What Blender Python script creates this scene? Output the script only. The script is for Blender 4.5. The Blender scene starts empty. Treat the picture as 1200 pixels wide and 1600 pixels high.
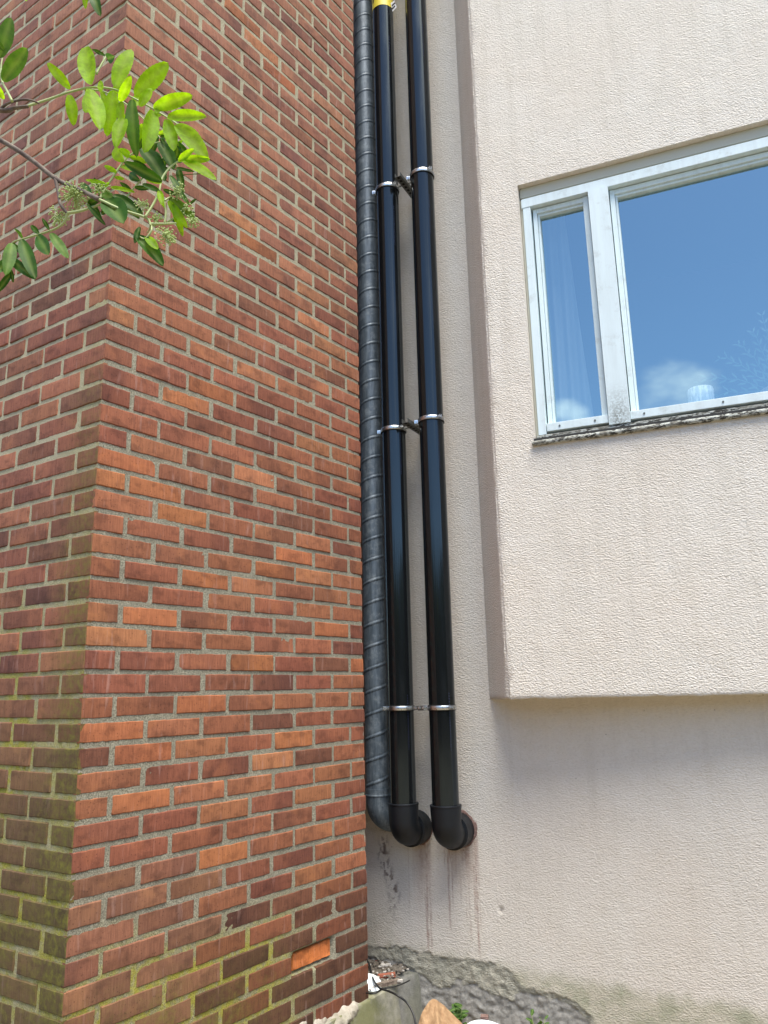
import bpy, bmesh, math, random
from mathutils import Vector, Matrix, noise
random.seed(7)
C = bpy.context.scene.collection
sc = bpy.context.scene
R = math.radians
# ---------------------------------------------------------------- camera
FPX, PITCH, ROLL = 1208.92, R(13.0023), R(-1.28575)
cd = bpy.data.cameras.new('camera'); cam = bpy.data.objects.new('camera', cd); C.objects.link(cam)
cF = Vector((0, math.cos(PITCH), math.sin(PITCH))); U0 = Vector((0, -math.sin(PITCH), math.cos(PITCH))); X0 = Vector((1, 0, 0))
cX = math.cos(ROLL)*X0 + math.sin(ROLL)*U0; cU = -math.sin(ROLL)*X0 + math.cos(ROLL)*U0
cam.matrix_world = Matrix(((cX.x, cU.x, -cF.x, 0), (cX.y, cU.y, -cF.y, 0), (cX.z, cU.z, -cF.z, 0), (0, 0, 0, 1)))
cd.sensor_fit = 'VERTICAL'; cd.sensor_height = 36; cd.lens = FPX/1600*36
cd.clip_start = 0.02; cd.clip_end = 500
sc.camera = cam
# ---------------------------------------------------------------- light
SUN_AZ, SUN_EL = R(160), R(68)
w = bpy.data.worlds.new('World'); sc.world = w; w.use_nodes = True
nt = w.node_tree; nt.nodes.clear()
def N(nt, t, **k):
    n = nt.nodes.new(t)
    for a, b in k.items():
        if a.startswith('i_'): n.inputs[a[2:].replace('_', ' ')].default_value = b
        else: setattr(n, a, b)
    return n
out = N(nt, 'ShaderNodeOutputWorld'); bg = N(nt, 'ShaderNodeBackground')
sky = N(nt, 'ShaderNodeTexSky', sky_type='NISHITA', sun_disc=False, sun_elevation=SUN_EL, sun_rotation=SUN_AZ, dust_density=0.6, air_density=1.0, ozone_density=3.0)
bg.inputs['Strength'].default_value = 0.15
tc = N(nt, 'ShaderNodeTexCoord')
cl = N(nt, 'ShaderNodeTexNoise', noise_dimensions='3D'); cl.inputs['Scale'].default_value = 3.1; cl.inputs['Detail'].default_value = 6; cl.inputs['Roughness'].default_value = .52
mp = N(nt, 'ShaderNodeMapping'); mp.inputs['Scale'].default_value = (1, 1, 1.9); mp.inputs['Location'].default_value = (1.35, .7, .9)
nt.links.new(tc.outputs['Generated'], mp.inputs['Vector']); nt.links.new(mp.outputs[0], cl.inputs['Vector'])
# more cloud towards the south-east and overhead
dt = N(nt, 'ShaderNodeVectorMath', operation='DOT_PRODUCT'); dt.inputs[1].default_value = (0.45, -0.05, 0.89)
nt.links.new(tc.outputs['Generated'], dt.inputs[0])
cb = N(nt, 'ShaderNodeMapRange'); cb.inputs['From Min'].default_value = .70; cb.inputs['From Max'].default_value = 1.0; cb.inputs['To Min'].default_value = 0; cb.inputs['To Max'].default_value = .30
nt.links.new(dt.outputs['Value'], cb.inputs['Value'])
ad = N(nt, 'ShaderNodeMath', operation='ADD'); nt.links.new(cl.outputs['Fac'], ad.inputs[0]); nt.links.new(cb.outputs[0], ad.inputs[1])
cr = N(nt, 'ShaderNodeMapRange', interpolation_type='SMOOTHSTEP'); cr.inputs['From Min'].default_value = .60; cr.inputs['From Max'].default_value = .86
# two low clouds to the south-west
from_px = lambda x, y: (lambda d, n: (d-2*d.dot(n)*n).normalized())(cF + cX*((x-600)/FPX) - cU*((y-800)/FPX), Vector((math.sin(R(202.17)), math.cos(R(202.17)), 0)))
last = ad
for (px_, py_, c0, c1, amt) in ((1062, 640, .9960, .9995, .20), (885, 665, .9990, .99995, .20), (1015, 335, .9988, .99995, .06)):
    d2 = N(nt, 'ShaderNodeVectorMath', operation='DOT_PRODUCT'); d2.inputs[1].default_value = from_px(px_, py_); nt.links.new(tc.outputs['Generated'], d2.inputs[0])
    m2 = N(nt, 'ShaderNodeMapRange', interpolation_type='SMOOTHSTEP'); m2.inputs['From Min'].default_value = c0; m2.inputs['From Max'].default_value = c1; m2.inputs['To Max'].default_value = amt
    nt.links.new(d2.outputs['Value'], m2.inputs['Value']); a2 = N(nt, 'ShaderNodeMath', operation='ADD'); nt.links.new(last.outputs[0], a2.inputs[0]); nt.links.new(m2.outputs[0], a2.inputs[1]); last = a2
nt.links.new(last.outputs[0], cr.inputs['Value'])
mx = N(nt, 'ShaderNodeMixRGB'); mx.inputs['Color2'].default_value = (13.6, 12.9, 11.6, 1)
nt.links.new(cr.outputs[0], mx.inputs['Fac']); nt.links.new(sky.outputs[0], mx.inputs['Color1'])
nt.links.new(mx.outputs[0], bg.inputs['Color']); nt.links.new(bg.outputs[0], out.inputs['Surface'])
sd = bpy.data.lights.new('sun', 'SUN'); sun = bpy.data.objects.new('sun', sd); C.objects.link(sun)
sd.energy = 3.4; sd.angle = R(33); sd.color = (1, .935, .84)
sv = Vector((math.sin(SUN_AZ)*math.cos(SUN_EL), math.cos(SUN_AZ)*math.cos(SUN_EL), math.sin(SUN_EL)))
sun.rotation_euler = sv.to_track_quat('Z', 'Y').to_euler()
sc.view_settings.view_transform = 'Standard'; sc.view_settings.look = 'None'; sc.view_settings.gamma = 1
sc.view_settings.exposure = 0.90
sc.render.engine = 'CYCLES'

# ---------------------------------------------------------------- frames of reference
def dirh(deg): return Vector((math.sin(R(deg)), math.cos(R(deg)), 0))
K = Vector((-0.9528, 2.47416, 0)); KZ = 0.07934              # brick corner; height of the bed joint under course 0
AR, AL = 35.991, 123.237-180
dR, nR = dirh(AR), dirh(AR+90)                              # right brick face: along, outward
dL, nL = dirh(AL), dirh(AL-90)                              # left brick face
S = 1.1
PE = Vector((-0.11094, 3.63326, 0)); dW, nW = dirh(117), dirh(207)
FC = Vector((0.46651, 3.11456, 0)); dB, nB = dirh(112.17), dirh(202.17)
def wp(s, z, o=0.0): v = PE + dW*s + nW*o; return Vector((v.x, v.y, z))*S
def bp(s, z, o=0.0): v = FC + dB*s + nB*o; return Vector((v.x, v.y, z))*S
def rp(u, z, o=0.0): v = K + dR*u + nR*o; return Vector((v.x, v.y, z))
def lp(u, z, o=0.0): v = K + dL*u + nL*o; return Vector((v.x, v.y, z))
def ray(x, y): return cF + cX*((x-600)/FPX) - cU*((y-800)/FPX)
def pY(x, y, Y): d = ray(x, y); return d*(Y/d.y)
def pZ(x, y, z): d = ray(x, y); return d*(z/d.z)
GZ = -1.45

# ---------------------------------------------------------------- helpers
def tag(o, label=None, cat=None, group=None, kind=None):
    if label: o['label'] = label
    if cat: o['category'] = cat
    if group: o['group'] = group
    if kind: o['kind'] = kind
    return o
def empty(name, loc, label, cat, group=None):
    o = bpy.data.objects.new(name, None); o.location = loc; C.objects.link(o); o.empty_display_size = .1
    bpy.context.view_layer.update()
    return tag(o, label, cat, group)
def mk(name, verts, faces, mat, parent=None, smooth=False, attrs=None, uv=None):
    me = bpy.data.meshes.new(name); 
    off = parent_loc(parent)
    me.from_pydata([tuple(Vector(v)-off) for v in verts], [], faces); me.update()
    if mat:
        for m in (mat if isinstance(mat, (list, tuple)) else [mat]): me.materials.append(m)
    if smooth: me.polygons.foreach_set('use_smooth', [True]*len(me.polygons))
    if attrs:
        for an, (ty, data) in attrs.items():
            a = me.attributes.new(an, ty, 'POINT')
            if ty == 'FLOAT': a.data.foreach_set('value', data)
            else: a.data.foreach_set('color', data)
    if uv:
        l = me.uv_layers.new(name='UVMap'); buf = []
        for p in me.loops: buf += uv[p.vertex_index]
        l.data.foreach_set('uv', buf)
    o = bpy.data.objects.new(name, me); C.objects.link(o)
    if parent: o.parent = parent
    return o
def parent_loc(p):
    v = Vector((0, 0, 0))
    while p: v = v + p.location; p = p.parent
    return v
class MB:
    def __init__(s): s.v = []; s.f = []
    def add(s, v, f):
        b = len(s.v); s.v += [Vector(q) for q in v]; s.f += [tuple(b+i for i in q) for q in f]
    def box(s, o, ax, ay, az, bev=0.0):
        # o corner; ax ay az edge vectors; optional chamfer
        o = Vector(o); ax, ay, az = Vector(ax), Vector(ay), Vector(az)
        if bev <= 0:
            P = [o+ax*i+ay*j+az*k for k in (0, 1) for j in (0, 1) for i in (0, 1)]
            s.add(P, [(0, 2, 3, 1), (4, 5, 7, 6), (0, 1, 5, 4), (2, 6, 7, 3), (0, 4, 6, 2), (1, 3, 7, 5)]); return
        bm = bmesh.new(); bmesh.ops.create_cube(bm, size=1)
        la, lb, lc = ax.length, ay.length, az.length
        bmesh.ops.scale(bm, vec=(la, lb, lc), verts=bm.verts)
        bmesh.ops.bevel(bm, geom=bm.edges[:], offset=min(bev, la*.4, lb*.4, lc*.4), segments=2, affect='EDGES', profile=.6)
        c = o+(ax+ay+az)/2; ux, uy, uz = ax/la, ay/lb, az/lc
        s.add([c+ux*v.co.x+uy*v.co.y+uz*v.co.z for v in bm.verts], [tuple(v.index for v in f.verts) for f in bm.faces] if not bm.verts.index_update() else [])
        bm.free()
    def tube(s, pts, rad, n=12, cap=True, closed=False):
        pts = [Vector(p) for p in pts]; m = len(pts)
        rs = rad if isinstance(rad, (list, tuple)) else [rad]*m
        t0 = (pts[1]-pts[0]).normalized()
        a = Vector((0, 0, 1)) if abs(t0.z) < .9 else Vector((1, 0, 0))
        nn = (a - t0*a.dot(t0)).normalized(); V = []
        for i, p in enumerate(pts):
            if closed: t = (pts[(i+1) % m]-pts[i-1]).normalized()
            else: t = (pts[min(i+1, m-1)]-pts[max(i-1, 0)]).normalized()
            nn = (nn - t*nn.dot(t)).normalized(); b = t.cross(nn)
            for k in range(n):
                an = 2*math.pi*k/n; V.append(p+nn*math.cos(an)*rs[i]+b*math.sin(an)*rs[i])
        F = []
        for i in range(m if closed else m-1):
            for k in range(n):
                j = (i+1) % m; F.append((i*n+k, i*n+(k+1) % n, j*n+(k+1) % n, j*n+k))
        if cap and not closed: F += [tuple(range(n))[::-1], tuple(range((m-1)*n, m*n))]
        s.add(V, F)
    def build(s, name, mat, parent=None, smooth=False):
        return mk(name, s.v, s.f, mat, parent, smooth)
def autosmooth(o, ang=40):
    for p in o.data.polygons: p.use_smooth = True
    o.data.set_sharp_from_angle(angle=R(ang)); return o
def spline(P, n):
    P = [Vector(p) for p in P]; out = []
    for i in range(len(P)-1):
        a, b, c, d = P[max(i-1, 0)], P[i], P[i+1], P[min(i+2, len(P)-1)]
        for k in range(n):
            t = k/n; out.append(.5*((2*b)+(c-a)*t+(2*a-5*b+4*c-d)*t*t+(3*b-a-3*c+d)*t**3))
    out.append(P[-1]); return out
def nz(x, y, z=0.0): return noise.noise(Vector((x, y, z)))
def fb(x, y, z=0.0, o=4): return noise.fractal(Vector((x, y, z)), 1.0, 2.0, o)
def sstep(a, b, x):
    if a == b: return float(x > a)
    t = max(0, min(1, (x-a)/(b-a))); return t*t*(3-2*t)

# ---------------------------------------------------------------- materials
def mat(name, col=(.5, .5, .5), rough=.6, metal=0.0, spec=.5):
    m = bpy.data.materials.new(name); m.use_nodes = True
    b = m.node_tree.nodes['Principled BSDF']
    b.inputs['Base Color'].default_value = (*col, 1); b.inputs['Roughness'].default_value = rough
    b.inputs['Metallic'].default_value = metal; b.inputs['Specular IOR Level'].default_value = spec
    return m, m.node_tree, b
def nd(t, ty, **k): return N(t, ty, **k)
def noise_n(t, scale, detail=4, rough=.55, vec=None, dist=0.0):
    n = t.nodes.new('ShaderNodeTexNoise'); n.inputs['Scale'].default_value = scale; n.inputs['Detail'].default_value = detail
    n.inputs['Roughness'].default_value = rough; n.inputs['Distortion'].default_value = dist
    if vec is not None: t.links.new(vec, n.inputs['Vector'])
    return n
def mapr(t, src, a, b, c, d, smooth=False):
    n = t.nodes.new('ShaderNodeMapRange'); n.inputs['From Min'].default_value = a; n.inputs['From Max'].default_value = b
    n.inputs['To Min'].default_value = c; n.inputs['To Max'].default_value = d
    if smooth: n.interpolation_type = 'SMOOTHSTEP'
    t.links.new(src, n.inputs['Value']); return n.outputs[0]
def mix(t, fac, a, b, mode='MIX'):
    n = t.nodes.new('ShaderNodeMixRGB'); n.blend_type = mode
    for s, i in ((fac, 'Fac'), (a, 'Color1'), (b, 'Color2')):
        if isinstance(s, (int, float)): n.inputs[i].default_value = s
        elif isinstance(s, tuple): n.inputs[i].default_value = (*s, 1) if len(s) == 3 else s
        else: t.links.new(s, n.inputs[i])
    return n.outputs[0]
def math_n(t, op, a, b=None):
    n = t.nodes.new('ShaderNodeMath'); n.operation = op
    for i, s in enumerate((a, b)):
        if s is None: continue
        if isinstance(s, (int, float)): n.inputs[i].default_value = s
        else: t.links.new(s, n.inputs[i])
    return n.outputs[0]
def bump(t, h, strength, dist, nrm=None):
    n = t.nodes.new('ShaderNodeBump'); n.inputs['Strength'].default_value = strength; n.inputs['Distance'].default_value = dist
    t.links.new(h, n.inputs['Height'])
    if nrm is not None: t.links.new(nrm, n.inputs['Normal'])
    return n.outputs[0]
def attr(t, name):
    n = t.nodes.new('ShaderNodeAttribute'); n.attribute_name = name; return n
def objc(t):
    return t.nodes.new('ShaderNodeTexCoord').outputs['Object']
def mapping(t, vec, scale=(1, 1, 1), loc=(0, 0, 0)):
    n = t.nodes.new('ShaderNodeMapping'); n.inputs['Scale'].default_value = scale; n.inputs['Location'].default_value = loc
    t.links.new(vec, n.inputs['Vector']); return n.outputs[0]

# stucco: sprayed render
def stucco(name, base, stains=False, grain=112, bstr=1.0, bd=.0054):
    m, t, b = mat(name, base, .93, spec=.25); oc = objc(t)
    big = noise_n(t, 1.3, 5, .6, oc); mid = noise_n(t, 9, 5, .6, oc); fine = noise_n(t, grain, 3, .55, mapping(t, oc, (.8, .8, 1.5)), .5)
    vo = t.nodes.new('ShaderNodeTexVoronoi'); vo.inputs['Scale'].default_value = grain*1.25; vo.feature = 'SMOOTH_F1'; t.links.new(mapping(t, oc, (1, 1, 1.6)), vo.inputs['Vector'])
    c = mix(t, mapr(t, big.outputs['Fac'], .4, .68, 0, .75, True), base, (base[0]*.98, base[1]*.945, base[2]*.915))
    c = mix(t, mapr(t, mid.outputs['Fac'], .35, .75, 0, .35), c, (base[0]*.86, base[1]*.84, base[2]*.80))
    # faint rain streaks
    st = noise_n(t, 1, 5, .6, mapping(t, oc, (22, 22, 1.1)))
    c = mix(t, mapr(t, st.outputs['Fac'], .50, .75, 0, .24 if stains else .36), c, (base[0]*.74, base[1]*.72, base[2]*.68))
    c = mix(t, mapr(t, fine.outputs['Fac'], .3, .55, .22, 0), c, (base[0]*.6, base[1]*.56, base[2]*.5))
    # sparse dark pits
    pit = t.nodes.new('ShaderNodeTexVoronoi'); pit.inputs['Scale'].default_value = 16; t.links.new(oc, pit.inputs['Vector'])
    c = mix(t, mapr(t, pit.outputs['Distance'], .035, .055, .55, 0), c, (.16, .13, .10))
    h = math_n(t, 'ADD', fine.outputs['Fac'], math_n(t, 'MULTIPLY', vo.outputs['Distance'], -.55))
    ns = bump(t, h, bstr, bd)
    ns = bump(t, mid.outputs['Fac'], .35, .012, ns)
    if stains:
        big2 = noise_n(t, 60, 4, .7, oc)
        rs = attr(t, 'rust').outputs['Fac']; gs = attr(t, 'damp').outputs['Fac']; ex = attr(t, 'bare').outputs['Fac']; uc = attr(t, 'undercoat').outputs['Fac']; dk = attr(t, 'dirt').outputs['Fac']
        c = mix(t, math_n(t, 'MULTIPLY', rs, mapr(t, big2.outputs['Fac'], .3, .6, .6, 1)), c, (.27, .15, .11))
        c = mix(t, math_n(t, 'MULTIPLY', dk, .85), c, (.10, .06, .045))
        dn = noise_n(t, 12, 5, .65, oc)
        gr = mix(t, mapr(t, dn.outputs['Fac'], .4, .65, 0, 1), (.42, .39, .27), (.30, .31, .20))
        c = mix(t, math_n(t, 'MULTIPLY', gs, mapr(t, dn.outputs['Fac'], .3, .6, .5, 1)), c, gr)
        uco = mix(t, mapr(t, dn.outputs['Fac'], .35, .65, 0, 1), (.47, .445, .36), (.33, .325, .265))
        uco = mix(t, mapr(t, big2.outputs['Fac'], .3, .5, .6, 0), uco, (.12, .11, .09))
        c = mix(t, uc, c, uco)
        bn = noise_n(t, 55, 7, .75, oc)
        bco = mix(t, mapr(t, bn.outputs['Fac'], .35, .65, 0, 1), (.25, .24, .215), (.43, .415, .375))
        bco = mix(t, mapr(t, dn.outputs['Fac'], .55, .75, 0, .35), bco, (.30, .22, .16))
        c = mix(t, ex, c, bco)
        rough2 = bump(t, bn.outputs['Fac'], .8, .006)
        mxn = t.nodes.new('ShaderNodeMix'); mxn.data_type = 'VECTOR'; t.links.new(ex, mxn.inputs['Factor'])
        t.links.new(ns, mxn.inputs[4]); t.links.new(rough2, mxn.inputs[5]); ns = mxn.outputs[1]
    t.links.new(c, b.inputs['Base Color']); t.links.new(ns, b.inputs['Normal'])
    return m
BASE = (.74, .70, .625)
M_st = stucco('sprayed_render', BASE)
M_stw = stucco('stained_render', (.71, .668, .595), True, 112, .85, .0042)

def brick_mat():
    m, t, b = mat('fired_brick', rough=.86, spec=.3); oc = objc(t)
    col = attr(t, 'tint').outputs['Color']; ms = attr(t, 'moss').outputs['Fac']
    uv = t.nodes.new('ShaderNodeTexCoord').outputs['UV']
    st = noise_n(t, 1, 5, .7, mapping(t, uv, (130, 13, 1)), .6)           # wire-cut striations
    bl = noise_n(t, 1, 5, .6, mapping(t, uv, (14, 20, 1)), .25)
    fi = noise_n(t, 300, 4, .75, oc)
    c = mix(t, mapr(t, st.outputs['Fac'], .34, .66, .0, .62), mix(t, 1.0, col, (1.16, 1.12, 1.1), 'MULTIPLY'), mix(t, 1.0, col, (.52, .47, .50), 'MULTIPLY'))
    c = mix(t, mapr(t, bl.outputs['Fac'], .47, .68, 0, .65, True), c, mix(t, 1.0, col, (.46, .42, .44), 'MULTIPLY'))
    bl2 = noise_n(t, 1, 3, .5, mapping(t, uv, (9, 13, 1), (5, 3, 0)), .5)
    c = mix(t, mapr(t, bl2.outputs['Fac'], .56, .74, 0, .5, True), c, mix(t, 1.0, col, (1.35, 1.3, 1.1), 'MULTIPLY'))
    # lime bloom specks and pale smears
    c = mix(t, mapr(t, fi.outputs['Fac'], .66, .76, 0, .6), c, (.45, .38, .32))
    pal = noise_n(t, 1, 4, .6, mapping(t, uv, (40, 5, 1), (9, 1, 0)), .3)
    c = mix(t, mapr(t, pal.outputs['Fac'], .60, .78, 0, .40), c, (.48, .33, .29))
    c = mix(t, mapr(t, fi.outputs['Fac'], .24, .34, .6, 0), c, (.03, .02, .018))
    pv = t.nodes.new('ShaderNodeTexVoronoi'); pv.inputs['Scale'].default_value = 75; t.links.new(oc, pv.inputs['Vector'])
    c = mix(t, mapr(t, pv.outputs['Distance'], .10, .20, .65, 0), c, mix(t, 1.0, col, (.30, .26, .28), 'MULTIPLY'))
    mn = noise_n(t, 45, 6, .7, oc)
    mf = math_n(t, 'MULTIPLY', ms, mapr(t, mn.outputs['Fac'], .32, .62, .35, 1))
    c = mix(t, mf, c, mix(t, mapr(t, mn.outputs['Fac'], .4, .65, 0, 1), (.075, .062, .022), (.17, .155, .03)))
    t.links.new(c, b.inputs['Base Color'])
    h = math_n(t, 'ADD', math_n(t, 'MULTIPLY', st.outputs['Fac'], 1.0), math_n(t, 'MULTIPLY', fi.outputs['Fac'], .7))
    n1 = bump(t, h, .55, .0022); n1 = bump(t, bl.outputs['Fac'], .4, .004, n1)
    t.links.new(n1, b.inputs['Normal']); return m
M_brick = brick_mat()
def mortar_mat():
    m, t, b = mat('sandy_mortar', rough=.95, spec=.2); oc = objc(t)
    ms = attr(t, 'moss').outputs['Fac']; lt = attr(t, 'pale').outputs['Fac']
    fi = noise_n(t, 230, 4, .8, oc); md = noise_n(t, 14, 5, .6, oc); mn = noise_n(t, 26, 5, .7, oc)
    c = mix(t, mapr(t, fi.outputs['Fac'], .40, .60, 0, 1), (.11, .105, .075), (.44, .42, .325))
    c = mix(t, mapr(t, md.outputs['Fac'], .35, .65, 0, .5), c, (.20, .185, .14))
    c = mix(t, math_n(t, 'MULTIPLY', lt, .55), c, (.60, .53, .33))
    mf = math_n(t, 'MULTIPLY', ms, mapr(t, mn.outputs['Fac'], .34, .56, .15, 1))
    c = mix(t, mf, c, mix(t, mapr(t, fi.outputs['Fac'], .35, .65, 0, 1), (.17, .16, .03), (.45, .42, .08)))
    t.links.new(c, b.inputs['Base Color'])
    n1 = bump(t, fi.outputs['Fac'], .9, .003); n1 = bump(t, md.outputs['Fac'], .6, .006, n1)
    t.links.new(n1, b.inputs['Normal']); return m
M_mortar = mortar_mat()
def concrete(name, a, c2, moss=.0, sc_=30, bd=.006):
    m, t, b = mat(name, rough=.92, spec=.25); oc = objc(t)
    n1 = noise_n(t, 5, 6, .65, oc); n2 = noise_n(t, sc_, 6, .7, oc); n3 = noise_n(t, 260, 3, .7, oc)
    c = mix(t, mapr(t, n2.outputs['Fac'], .35, .65, 0, 1), a, c2)
    if moss: c = mix(t, mapr(t, n1.outputs['Fac'], .40, .62, 0, moss, True), c, (.17, .175, .075))
    c = mix(t, mapr(t, n3.outputs['Fac'], .3, .45, .5, 0), c, tuple(q*.4 for q in a))
    t.links.new(c, b.inputs['Base Color'])
    k = bump(t, n2.outputs['Fac'], .6, bd); k = bump(t, n3.outputs['Fac'], .5, .002, k); t.links.new(k, b.inputs['Normal']); return m
M_conc = concrete('mossy_concrete', (.22, .215, .175), (.33, .32, .26), .85)
M_gray = concrete('grey_concrete', (.17, .17, .155), (.27, .265, .24), .25)
M_lump = concrete('crumbling_mortar', (.30, .27, .22), (.50, .46, .39), .25, 22, .01)
M_dirt = concrete('gritty_soil', (.10, .085, .065), (.23, .20, .165), .0, 45, .012)
M_grnd = concrete('earth', (.17, .135, .09), (.30, .25, .17), .15, 20, .02)
M_rb = concrete('red_shard', (.28, .09, .055), (.36, .13, .08), 0, 30, .004)
M_stone = concrete('pale_stone', (.42, .39, .34), (.58, .55, .5), 0, 40, .004)

def pipe_mat(name, col, rough, metal=0.0, scr=True, spec=.5, ns=(6, 6, .6)):
    m, t, b = mat(name, col, rough, metal, spec); oc = objc(t)
    n1 = noise_n(t, 1, 5, .6, mapping(t, oc, (60, 60, 4))); n2 = noise_n(t, 4, 4, .6, oc)
    t.links.new(mapr(t, n1.outputs['Fac'], .3, .7, rough*.88, rough*1.15), b.inputs['Roughness'])
    return m, t, b, n1, n2
M_pipe, t_, b_, n1_, n2_ = pipe_mat('black_polyethylene', (.007, .008, .009), .12, spec=.65)
dust = noise_n(t_, 120, 4, .75, objc(t_))
t_.links.new(mix(t_, mapr(t_, dust.outputs['Fac'], .72, .82, 0, .25), (.007, .008, .009), (.10, .10, .10)), b_.inputs['Base Color'])
b_.inputs['Specular Tint'].default_value = (.70, .90, 1, 1)  # sky blue put into the highlight colour; the plastic itself has no such tint
smear = noise_n(t_, 1, 5, .65, mapping(t_, objc(t_), (16, 16, 1.3)))
t_.links.new(mix(t_, mapr(t_, smear.outputs['Fac'], .55, .75, 0, .5), mix(t_, mapr(t_, dust.outputs['Fac'], .70, .80, 0, .3), (.007, .008, .009), (.11, .11, .11)), (.024, .025, .027)), b_.inputs['Base Color'])
t_.links.new(mapr(t_, smear.outputs['Fac'], .4, .75, .10, .24), b_.inputs['Roughness'])
M_elbow, t_, b_, n1_, n2_ = pipe_mat('matt_black_fitting', (.007, .009, .011), .45, spec=.35)
dust = noise_n(t_, 90, 4, .75, objc(t_))
t_.links.new(mix(t_, mapr(t_, dust.outputs['Fac'], .68, .82, 0, .3), (.007, .009, .012), (.10, .10, .11)), b_.inputs['Base Color'])
def zinc():
    m, t, b = mat('weathered_zinc', (.1, .13, .15), .5, .25, .5); oc = objc(t)
    n1 = noise_n(t, 1, 6, .65, mapping(t, oc, (70, 70, 9))); n2 = noise_n(t, 25, 6, .7, oc); sp = noise_n(t, 200, 3, .7, oc)
    c = mix(t, mapr(t, n1.outputs['Fac'], .35, .7, 0, 1), (.062, .083, .102), (.145, .18, .21))
    c = mix(t, mapr(t, n2.outputs['Fac'], .5, .72, 0, .55), c, (.30, .34, .36))
    c = mix(t, mapr(t, sp.outputs['Fac'], .68, .76, 0, .7), c, (.45, .46, .45))
    c = mix(t, attr(t, 'seam').outputs['Fac'], c, mix(t, 1.0, c, (.45, .45, .45), 'MULTIPLY'))
    t.links.new(c, b.inputs['Base Color']); t.links.new(mapr(t, n2.outputs['Fac'], .3, .7, .42, .62), b.inputs['Roughness'])
    t.links.new(bump(t, n2.outputs['Fac'], .25, .003), b.inputs['Normal']); return m
M_zinc = zinc()
M_steel, t_, b_ = mat('galvanised_steel', (.62, .64, .64), .28, 1.0)
t_.links.new(mapr(t_, noise_n(t_, 90, 4, .6, objc(t_)).outputs['Fac'], .3, .7, .2, .42), b_.inputs['Roughness'])
M_rail, t_, b_ = mat('dull_steel', (.16, .165, .15), .5, .8)
M_hole, _, _ = mat('dark_slot', (.01, .01, .01), .9)
M_rub, _, _ = mat('black_rubber', (.015, .015, .015), .75)
M_yel, t_, b_ = mat('yellow_label', (.78, .62, .06), .4)
M_ink, _, _ = mat('label_print', (.012, .012, .014), .5)
M_blu, _, _ = mat('blue_print', (.05, .07, .16), .4)
M_whs, _, _ = mat('white_sticker', (.7, .7, .68), .5)
def paint():
    m, t, b = mat('weathered_white_paint', rough=.5, spec=.4); oc = objc(t)
    n1 = noise_n(t, 1, 5, .65, mapping(t, oc, (30, 30, 2.5))); n2 = noise_n(t, 12, 6, .7, oc); n3 = noise_n(t, 110, 4, .7, oc)
    c = mix(t, mapr(t, n1.outputs['Fac'], .4, .75, 0, .6), (.68, .79, .81), (.55, .63, .64))
    c = mix(t, mapr(t, n2.outputs['Fac'], .55, .78, 0, .6), c, (.36, .38, .35))
    g = attr(t, 'grime').outputs['Fac']
    c = mix(t, math_n(t, 'MULTIPLY', g, mapr(t, n3.outputs['Fac'], .40, .56, .15, 1)), c, (.16, .165, .14))
    c = mix(t, mapr(t, n3.outputs['Fac'], .70, .78, 0, .5), c, (.2, .2, .18))
    t.links.new(c, b.inputs['Base Color']); t.links.new(bump(t, n3.outputs['Fac'], .25, .0015), b.inputs['Normal']); return m
M_paint = paint()
def peel():
    m, t, b = mat('flaking_paint', rough=.8, spec=.3); oc = objc(t)
    n2 = noise_n(t, 1, 6, .75, mapping(t, oc, (38, 38, 90))); n3 = noise_n(t, 9, 4, .6, oc)
    c = mix(t, mapr(t, n2.outputs['Fac'], .46, .54, 0, 1), (.05, .047, .04), (.50, .52, .47))
    c = mix(t, mapr(t, n3.outputs['Fac'], .5, .6, 0, .55), c, (.26, .25, .21))
    t.links.new(c, b.inputs['Base Color']); t.links.new(bump(t, n2.outputs['Fac'], .9, .006), b.inputs['Normal']); return m
M_peel = peel()
M_cream, _, _ = mat('old_cream_paint', (.52, .51, .42), .6)
M_dgap, _, _ = mat('dark_gap_strip', (.03, .03, .028), .8)
def glass():
    m = bpy.data.materials.new('window_glass'); m.use_nodes = True; t = m.node_tree; t.nodes.clear()
    o = N(t, 'ShaderNodeOutputMaterial'); a = N(t, 'ShaderNodeBsdfTransparent'); g = N(t, 'ShaderNodeBsdfGlossy'); x = N(t, 'ShaderNodeMixShader')
    a.inputs['Color'].default_value = (.86, .92, .93, 1); g.inputs['Roughness'].default_value = .006; g.inputs['Color'].default_value = (.66, .92, 1, 1)
    lw = N(t, 'ShaderNodeLayerWeight'); lw.inputs['Blend'].default_value = .5
    f = mapr(t, math_n(t, 'POWER', lw.outputs['Facing'], 4.0), 0, 1, .40, 1)
    wv = noise_n(t, 1.6, 2, .5, objc(t)); t.links.new(bump(t, wv.outputs['Fac'], .12, .01), g.inputs['Normal'])
    t.links.new(f, x.inputs[0]); t.links.new(a.outputs[0], x.inputs[1]); t.links.new(g.outputs[0], x.inputs[2]); t.links.new(x.outputs[0], o.inputs[0]); return m
M_glass = glass()
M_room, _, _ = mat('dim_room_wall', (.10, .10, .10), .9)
M_curt, t_, b_ = mat('sheer_curtain', (.26, .28, .28), .9)
M_candle, t_, b_ = mat('frosted_glass', (.72, .76, .76), .5)
cn = noise_n(t_, 1, 4, .6, mapping(t_, objc(t_), (120, 120, 22))); t_.links.new(mix(t_, mapr(t_, cn.outputs['Fac'], .45, .6, 0, 1), (.42, .48, .50), (.86, .88, .88)), b_.inputs['Base Color'])
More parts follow.
